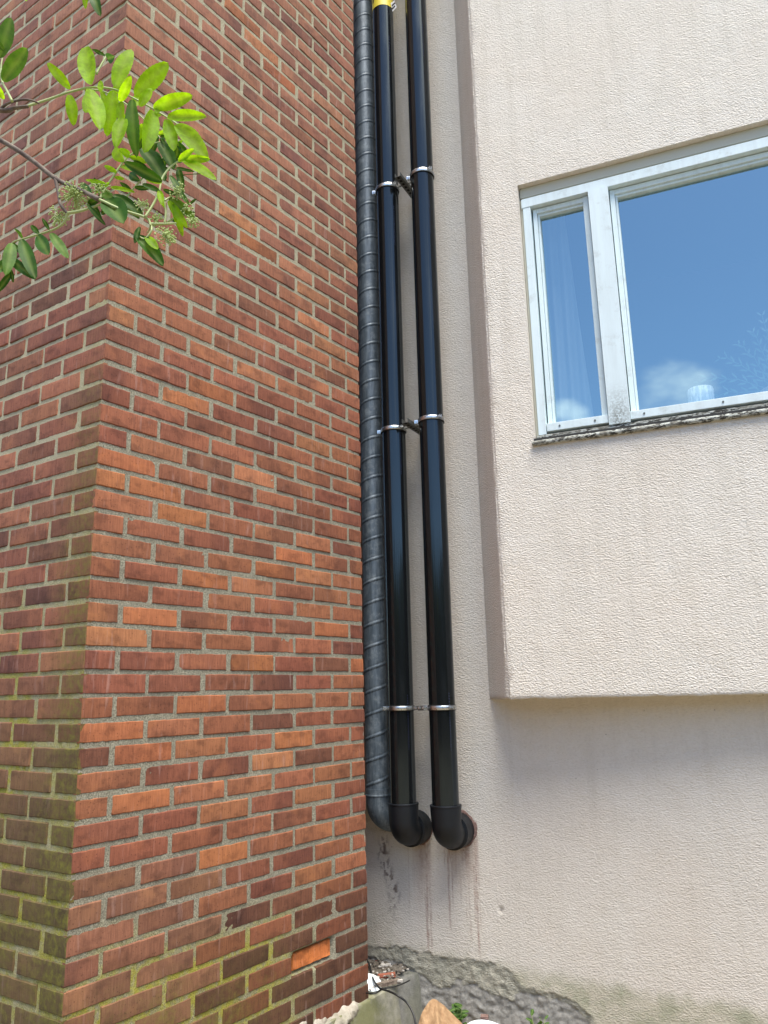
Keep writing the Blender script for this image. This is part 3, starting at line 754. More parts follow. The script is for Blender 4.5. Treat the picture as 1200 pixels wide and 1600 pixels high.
# mullion with a subdivided front so grime can gather at its foot
nzv = 40; V = []; F = []
for j in range(nzv+1):
    z = 1.018+(2.0815-1.018)*j/nzv
    for i in range(7): V.append(bp(.474+.083*i/6, z, -.012))
for j in range(nzv):
    for i in range(6): F.append((j*7+i, j*7+i+1, (j+1)*7+i+1, (j+1)*7+i))
mb.add(V, F); bbox(mb, .4742, .5568, 1.018, 2.0815, -.085, -.0135, 0)
fin(mb, 'mullion', M_paint, wn, lambda p: .85*sstep(.20, .0, p.z/S-1.02+.0)*sstep(.06, .01, abs(((p-FC*S).dot(dB))/S-.515)))
def sash(s0, s1, z0, z1, first):
    mb = MB(); w_ = .018 if first else .02
    bbox(mb, s0, s0+w_, z0, z1, -.082, -.042); bbox(mb, s0+w_+.001, s0+w_+.010, z0+.03, z1-.02, -.084, -.052)
    bbox(mb, s1-w_-.005, s1, z0, z1, -.082, -.040)
    bbox(mb, s0+w_, s1-w_-.005, z1-.022, z1, -.082, -.044); bbox(mb, s0+w_, s1-w_-.005, z1-.034, z1-.0225, -.084, -.054)
    sh = fin(mb, 'sash', M_paint, wn)
    mb = MB(); bbox(mb, s0-.003, s1+.003, z0-.004, z0+.030, -.082, -.018); br = fin(mb, 'bottom_rail', M_paint, sh)
    k = max(2, int((s1-s0)/.28)+1)
    for i in range(k):
        ss_ = s0+.05+(s1-s0-.10)*i/(k-1); c = bp(ss_, z0+.013, -.018); sw = MB(); sw.tube([c, c+nB*.003], .0045, 8); sw.build('screw', M_rail, br)
    g = MB(); g.add([bp(s0+.008, z0+.01, -.075), bp(s1-.008, z0+.01, -.075), bp(s1-.008, z1-.01, -.075), bp(s0+.008, z1-.01, -.075)], [(0, 1, 2, 3)])
    g.build('pane', M_glass, wn)
sash(.228, .470, 1.034, 2.078, True)
sash(.560, 2.10, 1.034, 2.078, False)
mb = MB(); bbox(mb, WS0+.004, WS1-.004, .9995, 1.017, -.09, -.016); fin(mb, 'sub_sill', M_peel, wn)
mb = MB(); bbox(mb, WS0-.004, WS1+.004, .990, .999, -.09, .004, 0); fin(mb, 'sill_gap', M_dgap, wn)  # solid near-black strip standing in for the dark gap line
# sill strip: ragged outer edge
V = []; F = []; n = 150
for i in range(n+1):
    s = WS0-.010+(WS1-WS0+.02)*i/n; jt = .0018*nz(i*.35, 2)+.0012*nz(i*1.3, 5)
    for (o, z) in ((-.09, .9885), (.016+jt, .986+jt*.5), (.0185+jt, .976-jt), (.014, .968+jt*1.3), (-.0, .968)): V.append(bp(s, z, o))
for i in range(n):
    for j in range(4): F.append((i*5+j, i*5+j+1, (i+1)*5+j+1, (i+1)*5+j))
mk('sill', V, F, M_peel, wn, True)
# room behind
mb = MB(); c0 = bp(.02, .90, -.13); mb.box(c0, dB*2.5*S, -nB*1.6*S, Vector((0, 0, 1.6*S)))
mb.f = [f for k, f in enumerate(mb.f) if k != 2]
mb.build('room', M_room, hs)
mb = MB(); bbox(mb, .10, 2.3, 1.000, 1.022, -.34, -.10); mb.build('window_board', M_paint, hs)
# curtain behind the narrow pane
def curtain(s0, s1, z0, z1, off, amp, wl):
    V = []; F = []; n = 70; m = 14
    for j in range(m+1):
        t = j/m; z = z1+(z0-z1)*t
        for i in range(n+1):
            u = i/n; wd = 1-.35*math.sin(math.pi*min(1, t*1.1))*0.6
            s = s0+(s1-s0)*u*(.72+.28*t)
            V.append(bp(s, z, off+amp*math.sin(2*math.pi*s/wl+1.1*t)+.006*nz(s*18, z*4)))
    for j in range(m):
        for i in range(n): F.append((j*(n+1)+i, j*(n+1)+i+1, (j+1)*(n+1)+i+1, (j+1)*(n+1)+i))
    return V, F
V, F = curtain(.20, .40, 1.05, 2.12, -.20, .014, .052)
tag(mk('curtain', V, F, M_curt, None, True), 'pale sheer curtain hanging in folds behind the narrow window pane', 'curtain')
# frosted candle glass on the window board
def lathe(c, prof, n=28):
    V = []; F = []
    for (r_, z) in prof:
        for k in range(n):
            a = 2*math.pi*k/n; V.append(Vector((c.x+r_*math.cos(a), c.y+r_*math.sin(a), c.z+z)))
    for j in range(len(prof)-1):
        for k in range(n): F.append((j*n+k, j*n+(k+1) % n, (j+1)*n+(k+1) % n, (j+1)*n+k))
    return V, F
cg = bp(.826, 1.0225, -.155)
V, F = lathe(cg, [(.001, 0), (.050, 0), (.054, .01), (.055, .145), (.052, .152), (.047, .153), (.043, .148), (.042, .10), (.001, .10)])
tag(mk('candle_glass', V, F, M_candle, None, True), 'white frosted candle glass standing on the window board behind the wide pane', 'candle glass')
# plant on the board
pl = empty('houseplant', tuple(bp(1.12, 1.0225, -.24)), 'feathery green houseplant behind the right side of the wide pane', 'plant')
V, F = lathe(bp(1.12, 1.0225, -.24), [(.001, 0), (.055, 0), (.075, .12), (.08, .125), (.078, .13), (.07, .12), (.001, .11)])
M_pot, _, _ = mat('clay_pot', (.30, .27, .24), .7)
mk('pot', V, F, M_pot, pl, True)
fr = MB(); rn = random.Random(3); base = bp(1.12, 1.12, -.24)
M_frond, _, _ = mat('houseplant_leaf', (.08, .16, .11), .6)
for k in range(11):
    a = -1.25+2.5*k/10+rn.uniform(-.1, .1); ln = rn.uniform(.22, .36)
    pts = []
    for i in range(9):
        t = i/8; pts.append(base + dB*math.sin(a)*ln*t*1.15 + Vector((0, 0, math.cos(a)*ln*t*1.0 - .22*t*t*abs(math.sin(a))*ln*2 + .06*t)) + nB*(rn.uniform(-.02, .06)*t))
    fr.tube(pts, .0018, 4)
    for i in range(2, 9):
        for sg in (-1, 1):
            c = pts[i]; tg = (pts[i]-pts[i-1]).normalized(); sd_ = tg.cross(nB).normalized()*sg
            tip = c + (sd_*.6+tg*.8)*.055*(1-.05*i); md = (c+tip)/2; wv_ = tg*.009
            fr.add([c, md+wv_, tip, md-wv_], [(0, 1, 2, 3)])
fr.build('foliage', M_frond, pl)

# ---------------------------------------------------------------- pipes
def pt(s, z, o): return wp(s, z, o)
def ringmesh(c, axis, r_in, r_out, h, n=40):
    a = Vector((1, 0, 0)) if abs(axis.x) < .9 else Vector((0, 1, 0)); e1 = axis.cross(a).normalized(); e2 = axis.cross(e1)
    V = []; F = []
    for (r_, t) in ((r_in, -h/2), (r_out-.0006, -h/2), (r_out, -h/2+.0008), (r_out, h/2-.0008), (r_out-.0006, h/2), (r_in, h/2)):
        for k in range(n):
            an = 2*math.pi*k/n; V.append(c+axis*t+(e1*math.cos(an)+e2*math.sin(an))*r_)
    for j in range(5):
        for k in range(n): F.append((j*n+k, j*n+(k+1) % n, (j+1)*n+(k+1) % n, (j+1)*n+k))
    return V, F
OFF = .13
Zv = Vector((0, 0, 1))
def black_pipe(s, label, first):
    ax = pt(s, 0, OFF); th = empty('black_pipe', tuple(pt(s, -.57, OFF)), label, 'pipe', 'black plastic pipes on the rendered wall')
    mb = MB(); rr = .055*S
    pts = [Vector((ax.x, ax.y, z)) for z in [-.475*S+.35*i for i in range(18)]]
    mb.tube(pts, rr, 72); p = mb.build('pipe', M_pipe, th, True); p.data.set_sharp_from_angle(angle=R(50))
    # elbow: socket, bend towards the wall, stub
    R_ = .050*S; re = .0615*S; path = [Vector((ax.x, ax.y, -.455*S)), Vector((ax.x, ax.y, -.462*S)), Vector((ax.x, ax.y, -.50*S))]
    rad = [re*1.025, re*1.03, re*1.0]
    cz = -.518*S
    for k in range(0, 15):
        a = math.pi/2*k/14; path.append(Vector((ax.x, ax.y, cz-R_*math.sin(a))) - nW*(R_*(1-math.cos(a)))); rad.append(re*.985)
    e = path[-1]; path += [e-nW*.004, e-nW*.006, e-nW*(OFF*S-R_+.03)]; rad += [re*.99, re*1.13, re*1.13]
    eb = MB(); eb.tube(path, rad, 56, cap=True); el = eb.build('elbow', M_elbow, th, True); el.data.set_sharp_from_angle(angle=R(42))
    # socket lip
    V, F = ringmesh(Vector((ax.x, ax.y, -.458*S)), Zv, rr*.98, re*1.05, .008); o = mk('lip', V, F, M_elbow, el, True); o.data.set_sharp_from_angle(angle=R(40))
    return th, el, ax, rr
pL, elL, axL, rr = black_pipe(.250, 'left black plastic pipe, with a yellow label at its top', True)
pR, elR, axR, rr = black_pipe(.441, 'right black plastic pipe, its elbow entering a ragged reddish hole', False)
# white tag on the left elbow's stub
def patch_on(c, e1, e2, w_, h_): return [c-e1*w_-e2*h_, c+e1*w_-e2*h_, c+e1*w_+e2*h_, c-e1*w_+e2*h_]
cc = Vector((axL.x, axL.y, -.612*S)) - nW*.085*S + dW*.052*S
rdir = (dW*.80-Zv*.60).normalized(); cc = Vector((axL.x, axL.y, -.570*S)) - nW*.088 + rdir*(.0615*S*1.04+.0012)
mb = MB(); mb.add(patch_on(cc, nW, rdir.cross(nW), .011, .008), [(0, 1, 2, 3)]); mb.build('sticker', M_whs, elL)
# curved label shells
def shell(ax, r_, z0, z1, a0, a1, mat_, name, par, n=48, zf=None, lbl=None):
    V = []; F = []
    for i in range(n+1):
        a = a0+(a1-a0)*i/n; d = nW*math.cos(a)+dW*math.sin(a)
        for z in (zf(a) if zf else z0, z1): V.append(Vector((ax.x, ax.y, z))+d*r_)
    for i in range(n): F.append((2*i, 2*i+2, 2*i+3, 2*i+1))
    o = mk(name, V, F, mat_, par, True)
    if lbl: o['label'] = lbl
    return o
ZL = 3.50*S
lab = shell(axL, rr+.0012, ZL, ZL+.32, -math.pi, math.pi, M_yel, 'label_band', pL, 64, lbl='yellow label band printed in black')
def glyph(strokes, a_c, z0, sc_, par, m_, ax):
    g = MB(); r_ = rr+.0018
    for (x0, y0, x1, y1, w_) in strokes:
        n = 8; P = []
        dx, dy = x1-x0, y1-y0; L = math.hypot(dx, dy) or 1; px, py = -dy/L*w_/2, dx/L*w_/2
        for i in range(n+1):
            t = i/n
            for sg in (-1, 1):
                x = (x0+dx*t+px*sg)*sc_; y = (y0+dy*t+py*sg)*sc_; a = a_c+x/rr; d = nW*math.cos(a)+dW*math.sin(a)
                P.append(Vector((ax.x, ax.y, z0+y))+d*r_)
        g.add(P, [(2*i, 2*i+1, 2*i+3, 2*i+2) for i in range(n)])
    return g.build('lettering', m_, par)
A_ = [(-.32, 0, 0, 1, .2), (.32, 0, 0, 1, .2), (-.2, .35, .2, .35, .14)]
glyph(A_, -.30, ZL+.042, .062, lab, M_ink, axL)
glyph([(-.3, 0, -.3, 1, .2), (-.3, .95, .25, .95, .16), (.28, .95, .28, .5, .16), (-.3, .5, .25, .5, .14), (0, .5, .32, 0, .18)], .55, ZL+.042, .058, lab, M_ink, axL)
# peeling corner of the label, sticking out on the right
mb = MB(); c = Vector((axL.x, axL.y, ZL-.012))+dW*(rr+.014)+nW*.02
mb.add([c+Zv*.035-dW*.012, c+Zv*.04+dW*.012, c-Zv*.012+dW*.026, c-Zv*.03-dW*.002], [(0, 1, 2, 3)]); mb.build('peeling_tab', M_whs, lab)
mb = MB(); 
for q in (0, 1): mb.add([c+nW*.001+Zv*(.018-.022*q)-dW*.006, c+nW*.001+Zv*(.028-.022*q)+dW*.014, c+nW*.001+Zv*(.018-.022*q)+dW*.018, c+nW*.001+Zv*(.006-.022*q)-dW*.003], [(0, 1, 2, 3)])
mb.build('lettering', M_ink, lab)
# faint blue print running down both pipes' right flanks
for ax, par, seed in ((axL, pL, 1), (axR, pR, 2)):
    rn = random.Random(seed)
    for zc in (-.24*S, .95*S, 2.1*S, 3.1*S):
        z = zc; g = MB()
        for k in range(22):
            h_ = rn.uniform(.005, .009); a = 1.02 if seed == 1 else .98; d = nW*math.cos(a)+dW*math.sin(a); e = dW*math.cos(a)-nW*math.sin(a)
            p0 = Vector((ax.x, ax.y, z))+d*(rr+.0006); w_ = rn.choice([.0012, .0022])
            g.add([p0-e*w_, p0+e*w_, p0+e*w_+Zv*h_*.35, p0-e*w_+Zv*h_*.35], [(0, 1, 2, 3)])
            z += h_+.004
        g.build('printed_line', M_blu, par)
# ragged holes in the render round the stubs
def hole_rim(s, z, r0, r1, col, name, seed, jag):
    V = []; F = []; n = 90; rings = 9
    for j in range(rings):
        t = j/(rings-1)
        for k in range(n):
            a = 2*math.pi*k/n
            edge = r1*(1+jag*fb(math.cos(a)*2.2, math.sin(a)*2.2, seed, 5)+.25*jag*nz(math.cos(a)*11, math.sin(a)*11, seed))
            r_ = r0+(edge-r0)*t; o = .0035*math.sin(math.pi*t)**.5*(1+nz(a*8, t*5, seed)) + .0016 - .0022*t
            V.append(wp(s+r_*math.cos(a), z+r_*math.sin(a), o+.0005))
    for j in range(rings-1):
        for k in range(n): F.append((j*n+k, j*n+(k+1) % n, (j+1)*n+(k+1) % n, (j+1)*n+k))
    return mk(name, V, F, col, hs, True)
M_red = concrete('broken_red_plaster', (.15, .09, .075), (.27, .18, .155), 0, 60, .01)
hole_rim(.447, -.566, .055, .0735, M_red, 'broken_hole_rim', 3, .10)
hole_rim(.252, -.575, .055, .068, M_red, 'broken_hole_rim', 8, .12)

# zinc downpipe with spiral seam
def downpipe():
    th = empty('zinc_downpipe', tuple(pt(.115, -.5, .10)), 'grey zinc downpipe with a spiral seam beside the brick wall', 'downpipe')
    c = pt(.115, 0, .10); r0 = .0495*S; n = 60; dz = .0045; z0 = -.415*S; z1 = 3.95*S; mz = int((z1-z0)/dz)
    V = []; F = []; SE = []; ptch = .105
    for j in range(mz+1):
        z = z0+(z1-z0)*j/mz
        for k in range(n):
            a = 2*math.pi*k/n
            ph = (z/ptch - a/(2*math.pi)) % 1.0; dd = min(ph, 1-ph)*ptch
            h = .0023*max(0, 1-(dd/.0065)**2) - (.0014 if .0065 < ph*ptch < .012 else 0)
            d = nW*math.cos(a)+dW*math.sin(a); V.append(Vector((c.x, c.y, z))+d*(r0+h+.0006*nz(a*2, z*6)))
            SE.append(1.0 if (1-ph)*ptch < .010 and (1-ph)*ptch > .0045 else 0.0)
    for j in range(mz):
        for k in range(n): F.append((j*n+k, j*n+(k+1) % n, (j+1)*n+(k+1) % n, (j+1)*n+k))
    mk('pipe', V, F, M_zinc, th, True, {'seam': ('FLOAT', SE)})
    # shoe bending back and to the right behind the black pipe
    path = [Vector((c.x, c.y, -.405*S)), Vector((c.x, c.y, -.43*S)), Vector((c.x, c.y, -.455*S))]; rad = [r0*1.06, r0*1.06, r0*1.03]
    bd = (dW*.62-nW*.72).normalized(); Rb = .085
    for k in range(1, 13):
        a = math.pi/2*.92*k/12; path.append(Vector((c.x, c.y, -.46*S))+bd*Rb*(1-math.cos(a))-Zv*Rb*math.sin(a)); rad.append(r0*1.02)
    path.append(path[-1]+(path[-1]-path[-2]).normalized()*.06); rad.append(r0*1.02)
    mb = MB(); mb.tube(path, rad, 44); e = mb.build('elbow', M_zinc, th, True); e.data.set_sharp_from_angle(angle=R(45))
    at = e.data.attributes.new('seam', 'FLOAT', 'POINT')
    V, F = ringmesh(Vector((c.x, c.y, -.432*S)), Zv, r0*.98, r0*1.09, .010); mk('collar', V, F, M_zinc, th, True)
    mb = MB(); q = pt(.072, -.20, .115); mb.tube([q, q+dW*-.03], .006, 8); mb.build('bolt', M_rail, th)
downpipe()

# clamps
def bracket(z, arm, label):
    zz = z*S
    th = empty('pipe_bracket', tuple(pt(.345, z, 0)), label, 'pipe bracket', 'steel brackets holding the two black pipes')
    for ax, dzr, nm in ((axL, -.004 if arm else 0, 0), (axR, .012 if arm else 0, 1)):
        c = Vector((ax.x, ax.y, zz+dzr))
        V, F = ringmesh(c, Zv, rr+.0003, rr+.004, .024, 56); rbx = mk('rubber_lining', V, F, M_rub, th, True); rbx.data.set_sharp_from_angle(angle=R(40))
        V, F = ringmesh(c, Zv, rr+.004, rr+.0068, .018, 56); cr2 = mk('clamp_ring', V, F, M_steel, th, True); cr2.data.set_sharp_from_angle(angle=R(40))
        for sg in (-1, 1):
            a = sg*1.12-.12; d = nW*math.cos(a)+dW*math.sin(a); e = dW*math.cos(a)-nW*math.sin(a)
            f = MB(); f.box(c+d*(rr+.004)-e*.006-Zv*.009, d*.020, e*.0030, Zv*.018, .0008); f.box(c+d*(rr+.004)+e*.003-Zv*.009, d*.020, e*.0030, Zv*.018, .0008)
            f.tube([c+d*(rr+.014)-e*.014, c+d*(rr+.014)+e*.012], .0032, 8); f.tube([c+d*(rr+.014)-e*.014, c+d*(rr+.014)-e*.009], .0062, 6)
            fo = f.build('clamp_ear', M_steel, cr2)
    # threaded rods to the rail
    rx = pt(.345, z, OFF)
    rail = MB()
    for ax in (axL, axR):
        c = Vector((ax.x, ax.y, zz)); d = (rx-c); d.z = 0; d.normalize(); rail.tube([c+d*(rr+.006), rx+Zv*0], .0042, 8)
    rail.build('threaded_rod', M_rail, th)
    rl = MB()
    if arm:
        a0, a1 = -.02, .205; c0 = pt(.345-.016, z, a0); L = (a1-a0)*S
        rl.box(c0-Zv*.003, dW*.034, nW*L, Zv*.0026, .0005); rl.box(c0-Zv*.003, dW*.0026, nW*L, Zv*.022, .0005); rl.box(c0-Zv*.003+dW*.0314, dW*.0026, nW*L, Zv*.022, .0005)
        o = rl.build('rail', M_rail, th)
        sl = MB()
        for i in range(8):
            q = c0+dW*.010+nW*(.018+.03*i)-Zv*.0036; sl.box(q, dW*.014, nW*.017, Zv*.0008)
        sl.build('slot', M_hole, o)
    else:
        c0 = pt(.31, z, OFF+.012); rl.box(c0-Zv*.009, dW*.070*S, nW*.004, Zv*.019, .0008); rl.box(pt(.335, z, -.01)-Zv*.012, dW*.03, nW*(OFF+.02)*S, Zv*.003, .0005)
        o = rl.build('rail', M_rail, th); nu = MB()
        for i in range(3):
            q = c0+dW*(.018+.021*i)+nW*.004; nu.tube([q, q+nW*.006], .0062, 6); nu.tube([q, q+nW*.011], .003, 8)
        nu.build('nut', M_steel, o)
bracket(2.432, True, 'topmost of the three steel brackets clamping the two black pipes')
bracket(1.172, True, 'middle steel bracket of the three clamping the two black pipes')
bracket(-.0735, False, 'lowest steel bracket of the black pipes, just above their elbows')

# ---------------------------------------------------------------- rowan
rw = empty('rowan_tree', (-1.75, .72, GZ), 'rowan tree reaching in from the left with bright green feathery leaves and bud clusters', 'tree')
def q3(x, y, Y=.85): return pY(x/3.158, y/3.158, Y)
def wood(pts, rads, m_=M_bark, name='branch', n=6, sub=10):
    P = spline(pts, n); L = len(P); rs = []
    for i in range(L):
        t = i/(L-1)*(len(rads)-1); k = min(int(t), len(rads)-2); rs.append(rads[k]+(rads[k+1]-rads[k])*(t-k))
    mb = MB(); mb.tube(P, rs, sub); return mb.build(name, m_, rw, True)
wood([(-1.75, .72, GZ-.05), (-1.74, .74, -.7), (-1.70, .72, .1), (-1.66, .74, .9), (-1.6, .70, 1.9), (-1.55, .72, 2.8)], [.055, .05, .043, .035, .024, .01], name='trunk', sub=16)
wood([(-1.68, .73, .45), (-1.2, .80, .62), q3(-350, 500, .86), q3(0, 545, .85), q3(70, 533), q3(140, 525)], [.014, .009, .0055, .0032, .0026, .0022])
wood([q3(0, 540), q3(40, 510, .845), q3(110, 492, .84), q3(160, 497, .84), q3(195, 512, .845)], [.0022, .0016, .0015, .0014, .0009])
wood([(-1.69, .72, .15), (-1.25, .84, .42), q3(-420, 470, .90), q3(0, 690, .88), q3(150, 785, .875), q3(280, 885, .87), q3(390, 935, .86), q3(490, 985, .85)], [.013, .010, .006, .0032, .003, .003, .0026, .0034])
wood([q3(275, 885, .87), q3(288, 950, .865), q3(300, 1010, .86), q3(332, 1052, .86)], [.0026, .0022, .002, .002])
M_st2 = M_stem
wood([q3(332, 1052, .86), q3(400, 1040, .86), q3(500, 1008, .86)], [.002, .0018, .0012], M_stem)
wood([q3(490, 985, .85), q3(600, 1035, .85), q3(715, 1072, .85), q3(742, 1105, .85), q3(745, 1140, .845), q3(715, 1178, .845), q3(680, 1160, .845), q3(680, 1130, .85)], [.0020, .0018, .0016, .0015, .0014, .0012, .0010, .0008], M_stem)
wood([q3(742, 1105, .85), q3(800, 1105, .85), q3(870, 1102, .85)], [.0018, .0015, .001], M_stem); wood([q3(812, 1100, .85), q3(818, 1050, .85), q3(812, 990, .85)], [.0015, .0013, .0008], M_stem)
def leaflet_mesh(V, F, VN, b, t_, up, wr, curl, fold, seed):
    # b base, t tip, up: blade normal hint
    ax = t_-b; L = ax.length; ax = ax/L; sd_ = ax.cross(up).normalized(); n_ = sd_.cross(ax).normalized()
    n = 24; b0 = len(V); cols = 5
    for i in range(n+1):
        t = i/n; w_ = wr*L*(math.sin(math.pi*min(1, (t*.93+.035)))**.62)*(1-.10*t)*.43
        if i == 0: w_ = wr*L*.05
        if i == n: w_ = .0004
        ser = 1+(.035 if (i % 2) else -.02)*(1 if 5 < i < n else 0)
        for k in range(cols):
            x = (k-2)/2; ww = w_*x*(ser if abs(x) == 1 else 1)
            h = fold*abs(x)*w_ - curl*L*t*t + .0012*nz(t*4+seed, x*1.5, seed) 
            V.append(b+ax*L*t*(1-abs(x)*.02)+sd_*ww+n_*h); VN.append(1.0 if k == 2 else 0.0)
    for i in range(n):
        for k in range(cols-1): F.append((b0+i*cols+k, b0+i*cols+k+1, b0+(i+1)*cols+k+1, b0+(i+1)*cols+k))
def leaf(rach, lfs, m_, Y=.85, rad=.0013, name='leaf', seed=0, spread=.02):
    rn = random.Random(seed)
    root = wood([q3(x, y, Y+.004*i) for i, (x, y) in enumerate(rach)], [rad*1.3, rad, rad*.6], M_stem, name, 5, 8)
    groups = {}
    for q in lfs:
        x0, y0, x1, y1 = q[:4]; wr = (q[4] if len(q) > 4 else .36)*(.85 if seed == 7 else 1); mm = q[5] if len(q) > 5 else m_
        dY = rn.uniform(-spread, spread); b = q3(x0, y0, Y+rn.uniform(0, .006)); t_ = q3(x1, y1, Y+dY)
        V, F, VN = [], [], []
        toward = (Vector((0, 0, 0))-b).normalized(); up = (toward+Vector((rn.uniform(-.35, .35), 0, rn.uniform(.0, .55)))).normalized()
        leaflet_mesh(V, F, VN, b, t_, up, wr, rn.uniform(-.05, .22), rn.uniform(.08, .55), rn.uniform(0, 50))
        mk('leaflet', V, F, mm, root, True, {'vein': ('FLOAT', VN)})
    return root
A, B_, C_ = M_leafA, M_leafB, M_leafC
leaf([(130, 525), (240, 490), (340, 455), (450, 432), (560, 440), (660, 485), (760, 540), (870, 610), (930, 665), (985, 730)],
     [(345, 440, 232, 303, .40), (452, 418, 412, 212, .38), (568, 428, 640, 208, .42), (666, 472, 833, 303, .44), (757, 533, 952, 470, .42), (826, 577, 1022, 578, .30), (872, 613, 1015, 745, .42),
      (343, 468, 365, 606, .46), (446, 440, 492, 645, .34), (560, 448, 527, 655, .38), (653, 492, 650, 738, .30, C_), (756, 548, 722, 738, .36), (825, 590, 858, 745, .40),
      (590, 500, 645, 380, .42), (500, 455, 492, 392, .5), (690, 525, 748, 430, .5), (615, 585, 565, 695, .40), (700, 610, 672, 720, .34), (770, 560, 820, 480, .4), (600, 500, 590, 600, .4)], A, .85, .0013, seed=1)
leaf([(520, 925), (560, 870), (600, 810), (650, 760), (720, 718), (800, 700), (880, 700)],
     [(612, 795, 538, 722, .42), (575, 850, 513, 818, .5), (565, 875, 613, 882, .5), (640, 770, 600, 740, .5), (690, 735, 700, 640, .40, B_), (700, 735, 812, 852, .44, B_), (790, 705, 858, 812, .48, B_), (760, 705, 700, 640, .36, B_), (870, 700, 935, 780, .5, B_), (860, 700, 790, 670, .5, B_), (640, 775, 730, 800, .42), (600, 820, 690, 860, .42, A), (880, 700, 870, 790, .5, B_)], A, .87, .0011, seed=2)
leaf([(490, 985), (505, 955), (525, 925), (545, 915)],
     [(520, 905, 425, 885, .26), (545, 925, 668, 945, .26), (560, 960, 705, 1050, .36, B_), (530, 985, 615, 1115, .55, B_), (560, 990, 500, 1060, .5, B_), (510, 970, 430, 1010, .4, B_), (430, 1010, 520, 1110, .22, B_), (610, 985, 575, 1090, .5, C_), (590, 1000, 690, 1068, .4, B_), (500, 960, 560, 975, .8, C_)], A, .855, .0012, seed=3)
leaf([(715, 1072), (755, 1010), (785, 945), (800, 880), (840, 825), (890, 790), (930, 770)],
     [(800, 895, 612, 800, .34, B_), (810, 870, 1060, 850, .02, B_), (900, 790, 1058, 855, .30, A), (860, 828, 960, 850, .22, B_), (905, 785, 1032, 785, .38, A), (838, 865, 912, 968, .20, B_), (800, 900, 690, 855, .4, A), (790, 945, 700, 905, .30, B_), (785, 940, 800, 1010, .4, A), (805, 935, 880, 965, .3, B_), (880, 795, 960, 735, .4, A), (780, 960, 815, 1030, .3, A)], A, .845, .0013, seed=4)
leaf([(742, 1105), (740, 1125), (725, 1150)], [(672, 1165, 808, 1292, .46, B_), (720, 1165, 778, 1235, .45, A), (690, 1120, 665, 1200, .4, B_)], A, .84, .001, seed=5)
leaf([(812, 990), (835, 975), (850, 970)], [(835, 975, 965, 1085, .36, C_), (845, 990, 905, 1155, .26, A), (830, 990, 915, 1110, .3, A)], A, .845, .001, seed=6)
leaf([(332, 1052), (318, 1095), (270, 1130), (180, 1160), (110, 1180), (60, 1200), (35, 1260)],
     [(243, 1135, 208, 1075, .46, B_), (192, 1153, 152, 1112, .6, B_), (110, 1175, 78, 1128, .5, C_), (185, 1162, 245, 1262, .42, B_), (250, 1150, 332, 1258, .34, C_), (105, 1182, 168, 1358, .36, B_), (62, 1200, 158, 1300, .28, B_), (42, 1270, 155, 1360, .32, B_), (42, 1285, -5, 1330, .5, B_), (60, 1345, -20, 1440, .40, B_), (60, 1200, 35, 1330, .4, C_), (55, 1330, 65, 1395, .4, B_)], B_, .86, .0014, seed=7)
leaf([(60, 500), (35, 450), (10, 400), (5, 330), (20, 250)], [(15, 400, 138, 238, .52, C_), (-5, 285, 55, 78, .44, C_), (20, 490, -30, 400, .46, A), (20, 250, -40, 180, .5, C_)], C_, .83, .0014, seed=8)
leaf([(475, 365), (505, 310), (525, 275)], [(520, 275, 455, 245, .34, B_), (530, 290, 560, 280, .5, B_)], C_, .88, .0012, seed=9)
leaf([(440, -220), (445, -100), (450, -40)], [(415, -50, 422, 32, .34, A), (455, -50, 478, 40, .34, B_), (445, -100, 380, -40, .4, A)], A, .84, .0012, seed=10)
leaf([(60, -160), (70, -60), (80, -20)], [(100, -60, 132, 12, .4, A), (80, -60, 20, -20, .4, A)], A, .84, .0012, seed=12)
leaf([(600, 1000), (660, 930), (720, 860), (790, 790), (860, 740)],
     [(650, 945, 590, 900, .4), (665, 925, 740, 930, .36), (690, 890, 615, 850, .38), (710, 870, 790, 880, .36), (735, 845, 660, 790, .4), (760, 820, 840, 840, .36), (790, 790, 720, 730, .4), (800, 785, 890, 790, .36), (840, 755, 790, 680, .4), (850, 745, 930, 720, .36), (860, 740, 900, 690, .4, A)], B_, .875, .001, seed=21)
leaf([(420, 440), (520, 455), (630, 520), (740, 620), (830, 740), (880, 830)],
     [(460, 445, 420, 560, .36), (500, 450, 545, 570, .36), (560, 480, 600, 370, .38), (580, 490, 500, 600, .36), (640, 530, 725, 450, .36), (650, 540, 590, 660, .36), (710, 595, 800, 560, .34), (720, 605, 660, 730, .36, C_), (770, 660, 870, 650, .34), (780, 670, 730, 790, .34, B_), (820, 730, 920, 740, .34, A), (830, 745, 790, 850, .34, B_), (880, 830, 900, 930, .34, B_)], A, .89, .001, seed=31)
leaf([(430, 985), (460, 960), (500, 940)], [(450, 970, 400, 900, .3), (470, 955, 540, 900, .3, A), (440, 985, 500, 1080, .3), (495, 942, 470, 880, .34), (500, 940, 560, 960, .34, C_)], B_, .865, .001, seed=22)
leaf([(820, 1100), (880, 1060), (930, 1010)], [(850, 1080, 900, 1130, .3), (880, 1060, 850, 1000, .34, A), (905, 1035, 965, 1050, .3), (930, 1010, 900, 950, .3, C_), (930, 1010, 970, 980, .3)], B_, .86, .001, seed=23)
